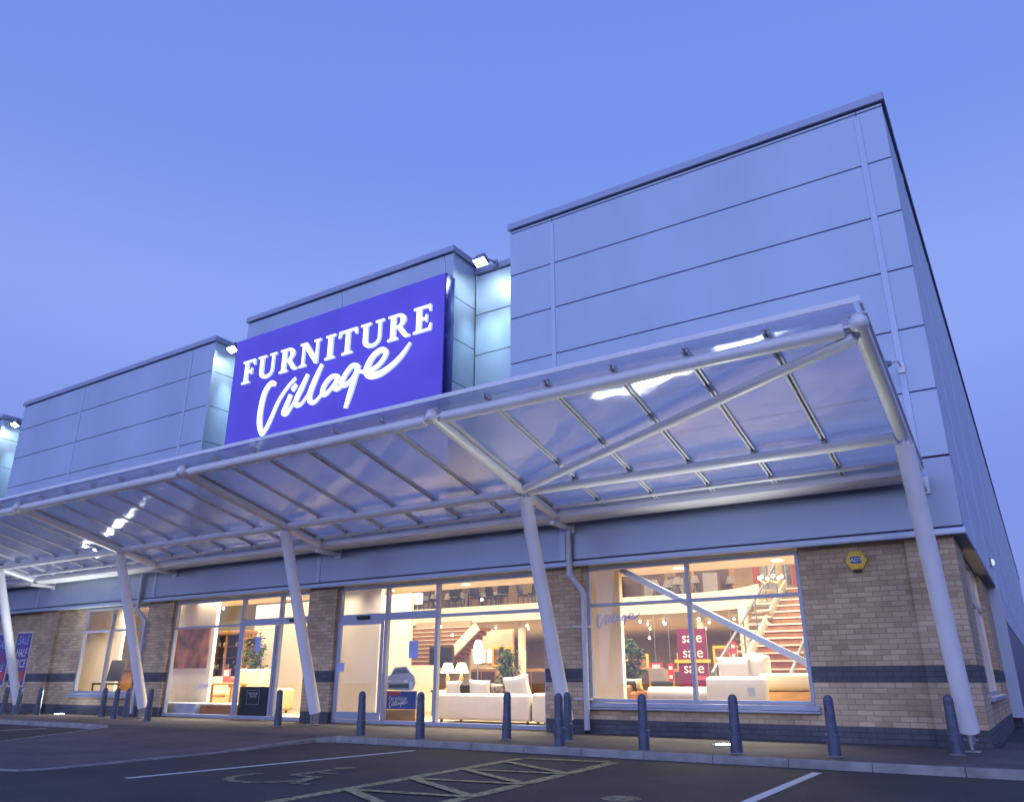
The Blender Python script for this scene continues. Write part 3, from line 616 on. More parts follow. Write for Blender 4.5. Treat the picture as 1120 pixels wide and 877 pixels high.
for i, x in enumerate(XR):
    mb = MB(); mb.tube([cvx((x, -4.34, zr(-4.34))), cvx((x, -.85, zr(-.85)))], .085, 18); mb.ball(cvx((x, -4.36, zr(-4.36)+.01)), .105, 14)
    mb.build('rafter', M['steel'], can)
    # doubled glazing bar plates over the rafter
    MB().obox(cvx((x, -2.55, zr(-2.55)+.115)), (.20, 3.75, .03), Matrix.Rotation(-math.atan(SL), 3, 'X')).build('capping_plate', M['bar'], can)
    foot = (x+.07+.05*i, -.72, .24); head = (x, -1.8, zr(-1.8)-.10)
    c = MB().tube([cvx(foot), cvx(head)], .115, 22).build('column', M['steel'], can)
    mb = MB(); fx, fy, fz = cvx(foot)
    mb.tube([(fx, fy, .10), (fx, fy-.01, .26)], .055, 12); mb.box(fx-.09, fx+.09, fy-.09, fy+.09, 0, .025, .005, 1); mb.box(fx-.015, fx+.015, fy-.1, fy+.1, .03, .22); mb.tube([(fx-.08, fy, .14), (fx+.08, fy, .14)], .022, 8)
    mb.build('column_shoe', M['alu'], c)
    mb = MB(); hx, hy, hz = cvx(head)
    mb.box(hx-.06, hx+.06, hy-.012, hy+.012, hz-.03, hz+.14); mb.box(hx-.012, hx+.012, hy-.08, hy+.08, hz-.03, hz+.1); mb.build('head_plate', M['bar'], c)
for a, b in zip(XR, XR[1:]):
    mb = MB(); mb.tube([cvx((a-.16, -4.3, 4.47)), cvx((b+.16, -4.3, 4.47))], .085, 18); mb.build('front_tube', M['steel'], can)
    mb = MB()
    for x, s in ((a, -1), (b, 1)):
        mb.tube([cvx((x+s*.06, -4.3, 4.47)), cvx((x+s*.18, -4.3, 4.47))], .05, 10)
        mb.box(*sorted((x+12+s*.07, x+12+s*.17)), -4.3+1.8-.085, -4.3+1.8+.085, 4.455, 4.485)
    mb.build('tube_joint', M['bar'], can)
    mb = MB(); mb.tube([cvx((a-.09, -1.8, zr(-1.8))), cvx((b+.09, -1.8, zr(-1.8)))], .075, 18); mb.build('purlin', M['steel'], can)
    mb = MB(); mb.tube([cvx((a-.1, -1.0, zr(-1.0)+.06)), cvx((b+.1, -1.0, zr(-1.0)+.06))], .035, 12); mb.build('rear_rail', M['steel'], can)
    for k in range(1, 6):
        x = a+(b-a)*k/6
        mb = MB(); mb.obox(cvx((x-.028, -2.52, zr(-2.52)+.115)), (.022, 3.9, .05), Matrix.Rotation(-math.atan(SL), 3, 'X')); mb.obox(cvx((x+.028, -2.52, zr(-2.52)+.115)), (.022, 3.9, .05), Matrix.Rotation(-math.atan(SL), 3, 'X'))
        mb.obox(cvx((x, -2.52, zr(-2.52)+.137)), (.085, 3.9, .01), Matrix.Rotation(-math.atan(SL), 3, 'X'))
        gb = mb.build('glazing_bar', M['bar'], can)
        for y in (-4.3, -1.8, -1.0): MB().box(x+12-.03, x+12+.03, y+1.8-.05, y+1.8+.05, zr(y)+.06, zr(y)+.095).build('bar_bracket', M['alu'], gb)
    for k in range(6):
        x0, x1 = a+(b-a)*(k+1)/6, a+(b-a)*k/6
        sheet(x0+.006, x1-.006).build('roof_panel', M['poly'], can)
MB().obox(cvx((-.18, -2.54, zr(-2.54)+.15)), (.03, 4.05, .05), Matrix.Rotation(-math.atan(SL), 3, 'X')).build('end_trim', M['bar'], can)
mb = MB(); ey = -4.56; mb.box(-29.6+12, -.17+12, ey+1.8-.014, ey+1.8, zr(ey)+.12, zr(ey)+.18); mb.build('front_trim', M['steel'], can)
mb = MB(); mb.tube([cvx((-.32, -4.26, zr(-4.26)-.09)), cvx((-6.02, -1.95, zr(-1.95)-.02))], .065, 16); mb.build('brace', M['steel'], can)
mb = MB(); mb.tube([cvx((-23.83, -4.26, zr(-4.26)-.09)), cvx((-29.5, -1.95, zr(-1.95)-.02))], .065, 16); mb.build('brace', M['steel'], can)
mb = MB()
pr_ = [(-.78, 3.78), (-.78, 3.60), (-.70, 3.54), (-.46, 3.54), (-.42, 3.58), (-.42, 3.80), (-.45, 3.80), (-.45, 3.60), (-.48, 3.57), (-.69, 3.57), (-.75, 3.62), (-.75, 3.78)]
mb.prism([(y+1.8, z) for y, z in pr_], -29.7+12, -.30+12, 'x'); mb.build('gutter', M['steel'], can)
mb = MB(); mb.box(-29.7+12, -.3+12, -.42+1.8, -.212+1.8, 3.74, 3.77); mb.build('back_flashing', M['bar'], can)
for i, x in enumerate(XR):
    mb = MB(); mb.box(x+12-.05, x+12+.05, -.9+1.8, -.212+1.8, 3.45, 3.53, .005, 1); mb.box(x+12-.09, x+12+.09, -.24+1.8, -.214+1.8, 3.40, 3.66, .004, 1); mb.build('wall_bracket', M['bar'], can)

# ------------------------------------------------------------------ things on the outside of the store
def drainpipe(x, label):
    t = thing('drainpipe', label, 'drainpipe', (x, 0, 0), group='rainwater downpipes')
    mb = MB(); mb.tube([(-.15, -.27, 3.55), (-.15, -.27, 2.72), (-.14, -.26, 2.62), (.02, -.11, 2.36), (.03, -.1, 2.27), (.03, -.1, .06)], .052, 14); mb.build('pipe', M['pvc'], t)
    for z in (2.66, 2.3): MB().tube([(-.15 if z > 2.5 else .03, -.27 if z > 2.5 else -.1, z-.04), (-.15 if z > 2.5 else .03, -.27 if z > 2.5 else -.1, z+.04)], .06, 14).build('socket', M['pvc'], t)
    for z in (1.75, .55): MB().box(-.22, .09, -.07, .03, z-.02, z+.02, .005, 1).build('pipe_clip', M['pvc'], t)
drainpipe(-5.98, 'pale downpipe with a swan neck beside the right-hand showroom window')
drainpipe(-19.06, 'pale downpipe beside the window with the black chair')
# alarm box
al = thing('alarm_box', 'yellow hexagonal burglar alarm box with dark blue badge on the brick', 'alarm box', (-1.34, .06, 2.565))
hx = lambda r, sx=1.: [(r*sx*math.cos(R(60*i)), r*math.sin(R(60*i))) for i in range(6)]
mb = MB(); mb.prism(hx(.155), -.07, -.001, 'y'); mb.prism(hx(.125), -.082, -.069, 'y'); mb.build('case', M['yellowbox'], al)
box('badge', M['blueink'], al, -.078, .078, -.086, -.0825, -.05, .05)
text('ADT', 'badge_text', M['paper'], al, .085, (0, -.0875, -.002), shear=.15, ext=.001)
mb = MB(); mb.box(-.06, .06, -.08, -.01, -.175, -.135, .012); mb.build('strobe', M['black'], al)
# wall camera on the cover strip
cm = thing('security_camera', 'small wall camera on an arm fixed to the upper cladding near the corner', 'camera', (-.255, -.215, 5.42))
mb = MB(); mb.box(-.05, .05, -.02, .002, -.12, .05, .004, 1); mb.tube([(0, -.01, 0), (-.02, -.18, .02), (-.12, -.42, -.06)], .018, 8); mb.build('arm', M['steel'], cm)
mb = MB(); mb.obox((-.2, -.5, -.09), (.09, .26, .08), Matrix.Rotation(R(-50), 3, 'Z'), .012); mb.build('housing', M['alu'], cm)
wl = thing('bulkhead_light', 'small white round wall lamp on the side cladding past the corner', 'wall light', (.168, 7.4, 3.3))
MB().ball((.05, 0, 0), .075, 14, (.6, 1, 1)).build('diffuser', emis('wall_lamp_diffuser', (.75, .85, 1), .7), wl); MB().box(-.0, .03, -.1, .1, -.1, .1, .01, 1).build('base', M['alu'], wl)
# floodlights
def flood(x, z, label, y=.05):
    t = thing('floodlight', label, 'floodlight', (x, y, z), group='floodlights over the recesses')
    rot = Matrix.Rotation(R(-28), 3, 'X')
    mb = MB(); mb.obox((0, 0, .0), (.34, .24, .12), rot, .03); mb.obox((0, .02, .1), (.24, .16, .08), rot, .02); mb.build('housing', M['alu'], t)
    mb = MB(); mb.obox(rot @ Vector((0, 0, -.063)), (.29, .19, .012), rot); mb.build('lens', M['flood'], t)
    mb = MB(); mb.tube([(0, .05, .12), (0, .62-y+.0, .24)], .025, 8); mb.box(-.06, .06, .6-y, .66-y, .1, .3, .01, 1); mb.build('bracket', M['alu'], t)
    for dx, e in ((-.25, 330), (.25, 330)):
        l = lamp('floodlight_beam', 'SPOT', (x+dx*.3, y, z-.12), e, (.60, .95, 1.), spot_size=R(46), spot_blend=1., shadow_soft_size=.05)
        d = Vector((dx*1.1, .64, -2.4)); l.rotation_euler = d.to_track_quat('-Z', 'Y').to_euler()
    l = lamp('floodlight_spill', 'AREA', (x, y+.02, z-.12), 14, (.75, 1., .96), shape='RECTANGLE', size=.36, size_y=.24); l.rotation_euler = (R(-28)+R(50), 0, 0)
flood(-8.42, 9.93, 'lit floodlight over the recess between the blue sign and the tall right block')
flood(-17.05, 9.78, 'lit floodlight in the recess at the left edge of the blue sign')
flood(-29.0, 9.62, 'lit floodlight at the far left edge of the roofline')
# bollards
bl = thing('bollard', 'x', 'bollard', (0, 0, 0), group='dark iron bollards along the kerb')
mb = MB(); mb.lathe([(.098, 0), (.098, .30), (.104, .305), (.104, .33), (.088, .345), (.078, .80), (.084, .805), (.084, .83), (.078, .835)]); mb.build('post', M['boll'], bl)
mb = MB(); mb.lathe([(.076, .836), (.079, .86), (.072, .90), (.05, .935), (.02, .95), (.001, .953)]); mb.build('cap', M['boll'], bl)
mb = MB(); mb.lathe([(.13, .002), (.12, .012), (.1, .014)]); mb.build('base_ring', M['kerb'], bl)
BOL = [(-.313, -1.25, 'bollard hiding the foot of the nearest canopy column at the corner'), (-1.506, -2.3, 'bollard on the paving in front of the brick wall under the alarm box'), (-2.62, -2.5, 'bollard beside the glowing ground light under the right-hand window'),
 (-3.74, -2.75, 'bollard in front of the sale board in the right-hand window'), (-4.96, -2.8, 'front bollard of the pair by the drainpipe pier'), (-5.41, -1.75, 'rear bollard of the pair by the drainpipe pier'), (-6.39, -1.93, 'bollard in front of the white sofas in the entrance glazing'),
 (-7.43, -2.75, 'bollard in front of the blue poster with the car'), (-8.74, -2.65, 'bollard in front of the sliding door with the pale panel'), (-12.12, -1.4, 'bollard beside the column at the doorway with the black notice'), (-15.93, -1.7, 'bollard in front of the large brown painting'),
 (-17.76, -1.35, 'bollard standing just left of the second column from the left'), (-18.26, -.75, 'bollard right behind another one by the second column from the left'), (-19.09, -.85, 'bollard in front of the black chair window'), (-21.46, -1.2, 'bollard by the left ground light'), (-22.45, -1.2, 'bollard just right of the leftmost column'), (-22.97, -1.3, 'bollard at the left picture edge behind the leftmost column')]
bl.scale = (.74, .74, .72)
bl.location = (BOL[0][0], BOL[0][1], 0); bl['label'] = 'dark '+BOL[0][2]
for x, y, lb in BOL[1:]:
    b2 = dup(bl, (x, y, 0), random.uniform(0, 3), 'dark '+lb); b2.rotation_euler.x = R(random.uniform(-1.2, 1.2)); b2.rotation_euler.y = R(random.uniform(-1.2, 1.2))
# uplights let into the paving
for x, y, lb in ((-3.17, -1.34, 'lit round ground light in the paving below the right-hand window'), (-21.56, -.55, 'lit round ground light in the paving near the left end')):
    t = thing('ground_light', lb, 'ground light', (x, y, 0), group='ground lights in the paving')
    MB().lathe([(.16, .0), (.16, .012), (.13, .016), (.125, .01)]).build('rim', M['alu'], t); MB().lathe([(.124, .004), (.11, .02), (.05, .026), (.001, .027)]).build('lens', M['uplens'], t)
    l = lamp('ground_light_beam', 'SPOT', (x, y, .16), 430 if x > -10 else 620, (.92, 1., .97), spot_size=R(98 if x > -10 else 112), spot_blend=.6, shadow_soft_size=.11); l.rotation_euler = Vector((0, -.55, 1)).to_track_quat('-Z', 'Y').to_euler()
# posters on the left wall
def poster(x0, x1, label, words):
    t = thing('poster', label, 'poster', (x0, -.0, 0), group='sale posters at the left end')
    box('frame', M['paper'], t, 0, x1-x0, .03, .058, .68, 2.26); box('print', M['navy'], t, .03, x1-x0-.03, .022, .0295, .72, 2.22)
    box('red_panel', M['redink'], t, .05, x1-x0-.05, .018, .0215, .85, 1.12)
    w_ = x1-x0
    for b, z, s, m_ in words: text(b, 'lettering', M[m_], t, s, (w_/2, .0185, z), shear=.25, ext=.001, xs=.8)
poster(-25.75, -24.87, 'navy and white poster reading sale price on the brick by the left column', [('SALE', 2.0, .36, 'ltblue'), ('HALF', 1.64, .34, 'paper'), ('PRICE', 1.33, .33, 'paper')])
poster(-26.95, -26.05, 'navy and red poster partly cut off at the left picture edge', [('SALE', 1.9, .36, 'ltblue'), ('SALE', 1.5, .36, 'redink'), ('SALE', 1.2, .3, 'paper')])

# ------------------------------------------------------------------ showroom furniture
def sofa(label, x, y, w, d, m, rz=0, arms=(1, 1), h=.88, cush=(), name='sofa'):
    """back along -y side (towards the street) unless turned"""
    t = thing(name, label, 'sofa', (x, y, .02), rz)
    MB().box(-w/2, w/2, -d/2, d/2, .08, .42, .04, 3).build('base', m, t); MB().box(-w/2, w/2, -d/2-.004, -d/2+.24, .06, h, .07, 4).build('backrest', m, t)
    for s, on in zip((-1, 1), arms):
        if on: MB().box(s*w/2-.11, s*w/2+.11, -d/2-.01, d/2, .06, .64, .09, 4).build('arm', m, t)
    n_ = max(1, round(w/.85))
    for i in range(n_):
        x0 = -w/2+.1+(w-.2)*i/n_; MB().box(x0+.01, x0+(w-.2)/n_-.01, -d/2+.22, d/2+.02, .40, .56, .06, 3).build('seat_cushion', m, t)
    for k in (-1, 1):
        for j in (-1, 1): MB().tube([(k*(w/2-.1), j*(d/2-.1), 0), (k*(w/2-.1), j*(d/2-.1), .1)], .03, 8).build('foot', M['darkwood'], t)
    return t
def cushion(label, c, size, m, rx=12, rz=0, ry=0, grp=None):
    return tag(MB().pillow((0, 0, 0), size, Matrix.Rotation(R(rz), 3, 'Z') @ Matrix.Rotation(R(rx), 3, 'X') @ Matrix.Rotation(R(ry), 3, 'Y')).build('cushion', m, None, c), label, 'cushion', grp)
# right-hand window
t = sofa('white sofa seen end-on in the right-hand window with a small label', -3.78, 2.1, 1.05, 1.7, M['sofaw'], 0, (0, 0), .9)
MB().box(.22, .34, -.862, -.857, .60, .72).build('price_tag', M['step'], t)
cushion('tall white cushion leaning at the left on the white sofa', (-3.95, 1.85, 1.06), (.62, .24, .42), M['sofaw'], 18, 8); cushion('tall white cushion leaning at the right on the white sofa', (-3.5, 1.9, 1.10), (.42, .24, .46), M['sofaw'], 14, -25, 12)
b_ = thing('bed', 'double bed with cream mattress and oak base in the right-hand window', 'bed', (-2.72, 2.6, .02)); MB().box(-.75, .75, -.95, .95, .12, .66, .02, 2).build('base', M['wood'], b_); MB().box(-.76, .76, -.96, .96, .665, .95, .06, 4).build('mattress', M['sofac'], b_)
for k in (-1, 1): MB().tube([(k*.6, -.8, 0), (k*.6, -.8, .13)], .04, 10).build('foot', M['darkwood'], b_)
c_ = thing('chaise', 'white rounded chaise beside the tall sofa in the right-hand window', 'sofa', (-4.85, 2.1, .02)); MB().box(-.55, .55, -.7, .7, .08, .5, .08, 4).build('base', M['sofaw'], c_); MB().tube([(-.6, -.62, .58), (.55, -.62, .58)], .15, 18).build('bolster', M['sofaw'], c_)
s_ = thing('sale_board', 'tall plum sale board with a yellow shelf band behind the chaise', 'sign', (-6.65, 7, .02))
box('board', M['plum'], s_, -.38, .38, 0, .04, .3, 2.08)
for z in (1.86, 1.5, 1.13): text('sale', 'lettering', M['paper'], s_, .36, (.02, -.004, z), ext=.002)
box('shelf_band', M['gold'], s_, -.47, .47, -.03, -.006, 1.26, 1.34); box('red_strip', M['redink'], s_, .02, .34, -.02, -.004, .85, .95)
def banner(label, x, y, z0, z1, w): 
    t = thing('banner', label, 'banner', (x, y, 0), group='small red hanging banners'); box('cloth', M['red'], t, -w/2, w/2, 0, .012, z0, z1)
    mb = MB()
    n_ = max(2, int((z1-z0)/.22))
    for i in range(n_): z = z0+(z1-z0)*(i+.5)/n_; mb.box(-w*.3, w*.3, -.006, -.002, z-.05, z+.04)
    mb.build('pale_marks', M['paper'], t); MB().tube([(0, .006, z1), (0, .006, 2.8)], .008, 6).build('cord', M['alu'], t)
banner('small red banner hanging at the edge of the tall pale display panel', -8.6, 6.5, 1.05, 1.6, .22); banner('low red banner hanging right of the houseplant', -8.7, 9.5, 1.0, 1.35, .4); banner('narrow red banner hanging left of the plum sale board', -7.65, 8, .85, 1.3, .16); banner('tall narrow red banner hanging between sale board and stairs', -6.2, 8.8, .9, 1.85, .26)
def plant(label, x, y, h, w, n=620, z=.02):
    t = thing('houseplant', label, 'plant', (x, y, z)); MB().lathe([(.14, 0), (.19, .3), (.17, .3), (.16, .27), (.001, .27)]).build('pot', M['pot'], t)
    mb = MB(); rnd = random.Random(int(h*1000+x*77))
    mb.tube([(0, 0, .25), (.04, .02, h*.5), (0, .03, h*.93)], .028, 8, r2=.008)
    limbs = []
    for i in range(16):
        z0 = h*(.3+.6*i/16); a = i*2.4; r_ = w/2*(.5+.7*rnd.random())*(1.05-.4*abs(i-6)/10); e = Vector((r_*math.cos(a), r_*math.sin(a), z0+.12+.25*rnd.random())); limbs.append((Vector((.02, .02, z0)), e)); mb.tube([(.02, .02, z0), tuple(e)], .008, 5)
    mb.build('stem', M['stem'], t); lf = MB()
    for i in range(n):
        a, b = limbs[rnd.randrange(16)]; p = a.lerp(b, rnd.uniform(.3, 1.1))+Vector((rnd.gauss(0, .06), rnd.gauss(0, .06), rnd.gauss(0, .06)))
        d = Vector((rnd.gauss(0, 1), rnd.gauss(0, 1), rnd.uniform(-1.2, .2))).normalized(); u = d.cross(Vector((rnd.gauss(0, 1), rnd.gauss(0, 1), 1))).normalized(); l_ = rnd.uniform(.11, .22)
        lf.quad(tuple(p), tuple(p+d*l_*.5+u*l_*.2), tuple(p+d*l_), tuple(p+d*l_*.5-u*l_*.2))
    lf.build('foliage', M['leaf'], t, recalc=False)
plant('bushy dark green houseplant behind the right-hand window display panel', -8.1, 6.3, 1.95, .75)
plant('slim green houseplant right of the cream column in the entrance glazing', -12.4, 7.2, 1.65, .6)
plant('tall green houseplant beside the glazed cabinet', -19.85, 4.2, 2.3, .95)
def chair(label, x, y, rz, m, seat=.46, back=1.0, grp=None, z=.02, name='chair'):
    t = thing(name, label, 'chair', (x, y, z), rz, grp); MB().box(-.22, .22, -.22, .22, seat-.06, seat, .02, 2).build('seat', m, t); MB().obox((0, .23, (seat+back)/2+.03), (.43, .05, back-seat), Matrix.Rotation(R(-8), 3, 'X'), .02).build('backrest', m, t)
    for i in (-1, 1):
        for j in (-1, 1): MB().tube([(i*.19, j*.19, 0), (i*.19, j*.19, seat-.05)], .02, 8).build('leg', M['darkwood'], t)
    return t
chair('dark dining chair left of two, at the low right-hand window edge', -6.5, 3.2, R(160), M['darkfab'], .5, .8, 'dark dining chairs'); chair('dark dining chair right of two, near the chaise', -6.0, 3.4, R(200), M['darkfab'], .5, .8, 'dark dining chairs')
sofa('brown leather sofa half hidden by the pale display panel', -6.95, 3.3, 1.0, .9, M['sofab'], 0, (1, 1), .75)
cushion('cream throw cushion on the brown leather sofa', (-6.55, 3.2, .78), (.4, .12, .25), M['sofac'], 20)
chair('grey armchair seen behind the chaise', -6.7, 5.2, R(170), M['greyfab'], .55, 1.08)
# entrance glazing
sofa('long white sofa with its back to the entrance glazing', -9.15, 1.75, 2.35, .9, M['sofaw'], 0, (1, 0), .58); sofa('short white sofa with its back to the glazing behind the leaning column', -7.35, 1.75, 1.15, .9, M['sofaw'], 0, (0, 1), .60)
for nm_, xx, m_, s in (('white cushion at the left end of the long sofa', -10.05, 'sofaw', .42), ('dark cushion on the long white sofa', -9.72, 'darkfab', .36), ('white cushion second from the left on the long sofa', -9.4, 'sofaw', .44), ('patterned dark cushion in the middle of the sofas', -8.92, 'pattern', .34), ('wide white cushion right of the patterned one', -8.45, 'sofaw', .55), ('rust cushion at the right end by the column', -7.55, 'rust', .34), ('cream cushion on the short white sofa', -7.22, 'sofac', .4)):
    cushion(nm_, (xx, 1.62, .55+s*.3), (s*1.15, .18, s*.9), M[m_], 14, random.uniform(-14, 14), random.uniform(-8, 8), 'cushions on the white sofas')
tb = thing('side_table', 'low dark wood table carrying the two lamps behind the sofa', 'table', (-11.85, 4.0, .02)); MB().box(-.55, .55, -.28, .28, .56, .62, .01, 1).build('top', M['darkwood'], tb)
for i in (-1, 1):
    for j in (-1, 1): MB().box(i*.48-.03, i*.48+.03, j*.22-.03, j*.22+.03, 0, .56).build('leg', M['darkwood'], tb)
def tlamp(label, x, y, z):
    t = thing('table_lamp', label, 'lamp', (x, y, z), group='table lamps with glowing shades'); MB().lathe([(.09, 0), (.09, .02), (.03, .05), (.055, .16), (.07, .24), (.03, .34), (.015, .44)]).build('base', M['brass'], t); MB().lathe([(.19, .40), (.10, .64), (.095, .64), (.185, .40)]).build('lamp_shade', M['shade'], t)
tlamp('left one of two glowing brass table lamps behind the sofa', -12.07, 4, .642); tlamp('right one of two glowing brass table lamps behind the sofa', -11.64, 4, .642)
vl = thing('tall_lamp', 'bright white tall lamp glowing above the table lamps', 'lamp', (-12.55, 6, .02)); MB().lathe([(.15, 0), (.15, .03), (.02, .05), (.02, 1.3), (.001, 1.3)]).build('stand', M['alu'], vl); MB().lathe([(.09, 1.3), (.13, 1.5), (.12, 1.75), (.07, 1.9), (.001, 1.92)]).build('lamp_shade', M['coolglow'], vl)
tv = thing('screen', 'dark framed picture on the tan wall beside the stairs', 'picture', (-14.8, 7.2, 1.55)); box('panel', M['black'], tv, -.42, .42, 0, .05, -.27, .27); box('frame', M['darkwood'], tv, -.47, .47, .02, .07, -.32, .32)
for i, (x, z, w_, h_) in enumerate(((-18.0, 1.78, .25, .45), (-17.55, 1.77, .38, .45), (-17.13, 1.77, .14, .44), (-17.55, 1.12, .38, .38), (-17.13, 1.12, .14, .4))):
    pos = ('upper left', 'upper middle', 'upper right', 'lower left', 'lower right')[i]
    t = thing('lit_picture', pos+' glowing panel of the lit wall display beyond the sofas', 'picture', (x, 14, z), group='backlit wall panels'); box('frame', M['cream'], t, -w_/2-.03, w_/2+.03, .01, .06, -h_/2-.03, h_/2+.03); box('panel', M['glow'], t, -w_/2, w_/2, 0, .012, -h_/2, h_/2)
box('display_panel', M['tan'], store, -19, -16.6, 14.07, 14.2, .02, 2.78)
# poster with the car inside the entrance glazing
cp = thing('car_poster', 'blue poster with a silver car behind the entrance glazing', 'poster', (-10.55, .42, .05))
box('stand', M['wood'], cp, -.42, .40, .0, .25, .0, .24); box('board', M['blueink'], cp, -.43, .40, 0, .04, .245, .60); box('red_panel', M['redink'], cp, -.43, .0, -.006, -.002, .52, .60)
text('Furniture', 'lettering', M['paper'], cp, .13, (-.08, -.004, .455), ext=.001, shear=.1); script_word(cp, [M['paper'], M['paper']], .1, -12.3, 7.4, 0, .003, (-.05, -.005, .35), .0004)
mb = MB()
mb.prism([(-.40, .66), (-.38, .88), (-.30, .92), (-.20, 1.06), (.12, 1.08), (.26, .95), (.34, .90), (.37, .74), (.32, .64), (.24, .61), (-.36, .62)], -.004, .02, 'y'); car_ = mb.build('car_cutout', M['car'], cp)
mb = MB(); mb.prism([(-.26, .93), (-.17, 1.035), (.10, 1.05), (.20, .95)], -.009, -.005, 'y'); mb.prism([(-.34, .66), (-.33, .72), (.20, .74), (.22, .66)], -.009, -.005, 'y'); mb.build('car_glass', M['cargl'], car_)
mb = MB(); mb.prism(arcp(.28, .70, .06, .09, 0, 340, 16), -.0095, -.006, 'y'); mb.prism([(-.37, .77), (-.36, .82), (-.26, .80), (-.27, .77)], -.0095, -.006, 'y'); mb.prism([(.06, .77), (.07, .80), (.17, .82), (.17, .77)], -.0095, -.006, 'y'); mb.build('car_lights', M['paper'], car_)
# vinyl script on the glass
v1 = tag(script_word(None, [M['ltblue'], M['ltblue']], .17, -12.3, 7.4, 0, .0012, (-5.38, .104, 1.86), .0001), 'pale blue script lettering on the glass of the right-hand window', 'lettering'); v1.name = 'window_lettering'
v2 = tag(script_word(None, [M['ltblue'], M['ltblue']], .13, -12.3, 7.4, 0, .0012, (-16.55, .104, .72), .0001), 'pale blue script lettering low on the glass below the painting', 'lettering'); v2.name = 'window_lettering'
n1 = tag(MB().box(-.1, .1, 0, .003, -.09, .09).build('door_notice', M['ltblue'], None, (-11.93, .026, 1.12)), 'small pale blue notice on the frame of the sliding door', 'notice')
n2 = tag(MB().box(-.1, .1, 0, .003, -.16, .16).build('door_notice', M['ltblue'], None, (-14.75, .104, 1.66)), 'pale blue notice on the glass in front of the tall houseplant', 'notice')
n3 = tag(MB().box(-.12, .12, 0, .003, -.17, .17).build('door_notice', M['ltblue'], None, (-10.0, .104, 1.45)), 'pale blue notice on the glass above the car poster', 'notice')
# doorway with the black notice
ps = tag(MB().box(-.85, .82, 0, .04, -.52, .52).build('painting', M['abstract'], None, (-18.87, 1.2, 1.69)), 'large brown and orange abstract painting on the white display panel', 'painting')
pf = box('floor_plinth', M['step'], None, -18.75, -17.1, .35, 1.1, .02, .32, bev=.01); tag(pf, 'pale blue grey display plinth below the large painting', 'plinth')
st_ = thing('timber_step', 'brown timber step with pale edge right of the grey plinth', 'step', (-16.5, .75, .02)); box('riser', M['terra'], st_, -.55, .9, -.3, .5, 0, .26); box('edge', M['nosing'], st_, -.57, .92, -.33, .52, .262, .30, bev=.008)
bn = thing('black_notice', 'black notice board with a white text box at the foot of the door', 'sign', (-14.75, .135, .08)); box('board', M['black'], bn, -.5, .5, 0, .02, .0, .64); mb = MB()
for a, b, c, d in ((-.22, .2, .56, .565), (-.22, .2, .26, .265), (-.22, -.215, .265, .56), (.195, .2, .265, .56)): mb.box(a, b, -.004, -.001, c, d)
mb.build('border', M['paper'], bn); text('FURNITURE', 'lettering', M['paper'], bn, .062, (-.01, -.004, .49), ext=.001); text('VILLAGE', 'lettering', M['paper'], bn, .062, (-.01, -.004, .43), ext=.001)
cab = thing('display_cabinet', 'tall oak cabinet with dark glazed shelves behind the painting panel', 'cabinet', (-22.2, 5.0, .02))
mb = MB(); mb.box(-.95, -.87, 0, .45, 0, 2.3); mb.box(.87, .95, 0, .45, 0, 2.3); mb.box(-1.0, 1.0, -.04, .47, 2.3, 2.42, .02, 1); mb.box(-.03, .03, 0, .05, .85, 2.3); mb.box(-.87, .87, .0, .42, 0, .85, .01, 1); mb.build('carcase', M['wood'], cab); box('back', M['black'], cab, -.87, .87, .42, .44, .85, 2.3)
mb = MB()
for z in (1.2, 1.55, 1.9): mb.box(-.86, .86, .06, .41, z, z+.025)
mb.build('shelf', M['darkwood'], cab); mb = MB()
for k in range(14): mb.lathe([(.03, 0), (.05, .08), (.02, .14)], (random.uniform(-.75, .75), random.uniform(.15, .3), random.choice((1.226, 1.576, 1.926))), 8)
mb.build('crockery', M['paper'], cab)
sofa('cream sofa in front of the oak cabinet', -19.4, 2.9, 1.7, .9, M['sofac'], R(180), (1, 1), .95); sofa('cream armchair to the right of the doorway plant', -17.75, 3.0, 1.3, .95, M['sofac'], 0, (1, 1), 1.14, name='armchair')
cushion('rust cushion on the cream sofa', (-18.75, 2.75, .82), (.4, .14, .32), M['rust'], 10, 15); cushion('white cushion on the cream sofa behind the rust one', (-18.7, 2.95, 1.0), (.42, .14, .4), M['sofaw'], 10, 5)
ct = thing('console_table', 'oak console table behind the left shopfront glazing', 'table', (-18.3, 2.0, .02)); MB().box(-.75, .75, -.25, .25, .72, .78, .01, 1).build('top', M['wood'], ct)
for i in (-1, 1):
    for j in (-1, 1): MB().box(i*.68-.04, i*.68+.04, j*.19-.04, j*.19+.04, 0, .72).build('leg', M['wood'], ct)
cd = tag(MB().box(-.14, .14, 0, .02, 0, .36).build('table_card', M['redink'], None, (-18.1, 1.95, .802)), 'red price card standing on the oak console table', 'card'); MB().box(-.10, .10, -.005, -.002, .17, .32).build('pale_panel', M['paper'], cd)
bk_ = thing('bookcase', 'brown dresser with pale shelves at the right of the doorway', 'cabinet', (-15.4, 4.4, .02)); MB().box(-.5, .5, 0, .4, 0, 1.05, .01, 1).build('carcase', M['wood'], bk_); MB().box(-.45, .45, -.02, -.002, .1, .95).build('front', M['darkwood'], bk_)
